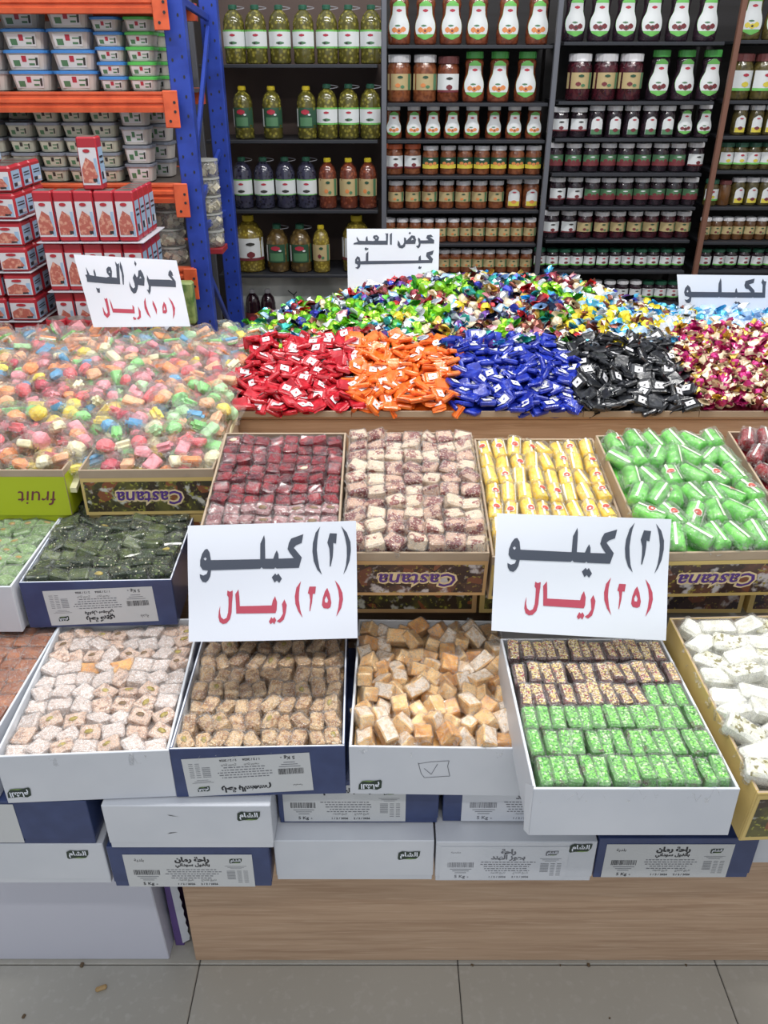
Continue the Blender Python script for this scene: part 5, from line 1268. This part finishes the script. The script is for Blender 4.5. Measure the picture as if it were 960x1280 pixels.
for i in range(4): cube_jar(219, 337, YT, z3 + i*.0545, 'clear jar of white cubes, %s from the bottom beside the blue upright' % ORD[i])
for i in range(5): cube_jar(268, 330, 2.84, z3 + .02 + i*.0545, 'clear jar of white cubes between the two blue uprights, %s from bottom' % ORD[i])
o = ob('can_carton', None, None, T(at(266, 340, 2.84).x, 2.84, z3-.10), 'red carton under the white jars between the blue uprights', 'carton')
ob('carton_body', G().bbox(-.05, .05, -.045, .05, .101, .118, .001).mesh('carton_body', M('carton_red', (158, 46, 54), .45)), o)
# greenish packet by the lowest beam
o = ob('green_packet', None, None, T(at(238, 405, 2.5).x, 2.5, at(238, 405, 2.5).z), 'pale green packet standing below the lowest orange beam', 'packet')
ob('packet_body', G().bbox(-.03, .02, -.01, .03, 0, .13, .006).mesh('packet_body', M('packet_green', (142, 158, 96), .4, n=[('noise', 30, (90, 120, 60), .45, .6)])), o)

# tins
t_red, t_white, t_meat, t_blue = M('tin_red', (168, 40, 52), .35, .0, rv=.06), M('tin_white', (206, 206, 212), .4), M('tin_meat', (176, 96, 84), .45, n=[('noise', 90, (206, 150, 130), .5, .62)]), M('tin_light_blue', (150, 178, 206), .4)
t_top = M('tin_steel', (150, 146, 140), .3, .7)
def tin(w_, d_, h_, tall):
    g = G(); g.bbox(-w_/2, w_/2, -d_/2, d_/2, 0, h_, w_*.08, 0); body = g.mesh('body', t_red)
    f = Flat(); e = .0008; y0_ = -d_/2 - .0006
    f.rect(-w_*.44, w_*.44, h_*.10, h_*(.80 if tall else .78), 0); f.poly([[(-w_*.40, h_*.14), (w_*.18, h_*.14), (w_*.36, h_*.26), (w_*.22, h_*.52), (-w_*.12, h_*(.62 if tall else .58)), (-w_*.40, h_*.40)]], 1, e)
    f.poly([[(w_*.18*math.cos(t)-w_*.04, h_*(.74 if tall else .70)+h_*(.035 if tall else .06)*math.sin(t)) for t in [i*PI/5 for i in range(10)]]], 2, e*2)
    f.rect(w_*.26, w_*.40, h_*.12, h_*.60, 3, e*.5); f.rect(w_*.10, w_*.3, h_*.16, h_*.22, 4, e*2)
    f.v = [(a, b_ + y0_, c_) for a, b_, c_ in f.v]
    front = f.mesh('front_label', [t_white, t_meat, t_red, t_blue, ink])
    s = G()
    yz = lambda a, b_, c_, d__, k, l_: s.add([(w_/2+.0006+l_, -d_/2+d_*a, h_*c_), (w_/2+.0006+l_, -d_/2+d_*b_, h_*c_), (w_/2+.0006+l_, -d_/2+d_*b_, h_*d__), (w_/2+.0006+l_, -d_/2+d_*a, h_*d__)], [(0, 1, 2, 3)], k)
    yz(.08, .92, .12, .80, 0, 0); yz(.2, .5, .2, .34, 1, .0005); yz(.55, .85, .2, .34, 2, .0005); yz(.2, .8, .5, .54, 1, .0005); yz(.2, .8, .60, .64, 1, .0005)
    side = s.mesh('side_label', [t_blue, ink, t_white])
    top = G().box(-w_*.42, w_*.42, -d_*.42, d_*.42, h_-.0002, h_+.0006).mesh('tin_top', t_top)
    return [('tin_body', body), ('front_label', front), ('side_label', side), ('tin_top', top)]
TS, TL = tin(.080, .070, .066, False), tin(.052, .050, .130, True)
YC = 2.32
def put_tin(parts, x, y, z, lab, group, nm='meat_tin', vis=4):
    o = ob(nm, None, None, T(x, y, z) @ E3(0, 0, ru(-.04, .04)), lab, 'tin', group)
    for pn, me in parts[:vis]: ob(pn, me, o)
tray_w = M('white_pulp_tray', (190, 192, 200), .5)
zt = at(22, 205, YC).z   # top of the small tin pile
pitch = .0675
xm = at(24, 330, YC).x
for r_ in range(8):
    z = zt - (r_+1)*pitch - (.003 if r_ > 1 else 0)*((r_)//2)
    for c_, dx in enumerate((-.085, 0)):
        for d_ in range(3 if c_ else 1):
            if r_ == 0 and c_ == 0: pass
            put_tin(TS, xm+dx, YC + d_*.073, z, 'low red meat tin, %s layer from the top%s, %s column' % (ORD[r_], ', %s deep' % ORD[d_] if c_ else '', 'corner' if c_ else 'edge'), 'low red meat tins in the pile')
    if r_ % 2 == 1:
        o = ob('card_tray', G().bbox(-.13, .045, -.04, .19, -.0028, -.0004, .0003).mesh('card_tray', tray_w), None, T(xm, YC, z), 'thin white card between layers of low red tins, %s from the top' % ORD[r_//2], 'card', 'white cards in the low tin pile')
put_tin(TS, xm-.045, YC+.01, zt+.0005, 'low red meat tin topping the whole low pile, set between its two columns', 'low red meat tins in the pile')
ztall = at(120, 300, YC).z
for tier in range(3):
    z = ztall - tier*.1335
    for c_ in range(5):
        for d_ in range(4 if c_ == 4 else 1):
            x = at(65 + 0, 300, YC).x + c_*.0545 + (.004*tier)
            put_tin(TL, x + .003, YC + d_*.053, z, 'tall red meat tin, %s in the row%s, %s tier' % (ORD[c_], ', %s deep' % ORD[d_] if c_ == 4 else '', ('top', 'second', 'third')[tier]), 'tall red meat tins')
    ob('card_tray', G().bbox(-.03, .262, -.035, .21, -.0030, -.0006, .0003).mesh('card_tray', tray_w), None, T(x - .218, YC, z), 'white card tray under the %s tier of tall red tins' % ('top', 'second', 'third')[tier], 'card', 'white cards in the tall tin pile')
put_tin(TL, at(118, 234, YC).x, YC+.01, ztall+.131, 'tall red meat tin standing alone on the tall tins before the tubs', 'tall tins on the tall pile')
for i, px in enumerate((76, 101, 121)):
    p = at(px, 424, 2.22); o = ob('round_can', None, None, T(p.x, 2.22, p.z), 'low round red can with steel top, %s beside the low tin pile' % ORD[i], 'can', 'round red cans')
    ob('can_body', G().lathe([(.028, 0), (.029, .003), (.029, .057), (.027, .060)], 18).mesh('can_body', t_red, True), o); ob('can_top', G().lathe([(.024, .0600), (.024, .0606)], 16).mesh('can_top', t_top), o)
    g = G(); patch(g, [(.029, 0), (.029, .06)], .012, .044, lambda t: .027, 0, .0006); blob(g, [(.029, 0), (.029, .06)], 0, .034, .010, .006, 1, .0014); ob('label_sticker', g.mesh('label_sticker', [t_white, t_red], True), o)
o = ob('stock_platform', G().bbox(-.42, .42, -.2, .2, .001, at(22, 205, YC).z-8*pitch-.013, .004).mesh('stock_platform', M('plain_carton_brown', (150, 128, 100), .7)), None, T(-.93, YC+.1, 0), 'brown card platform on the floor under the piles of red tins', 'platform')
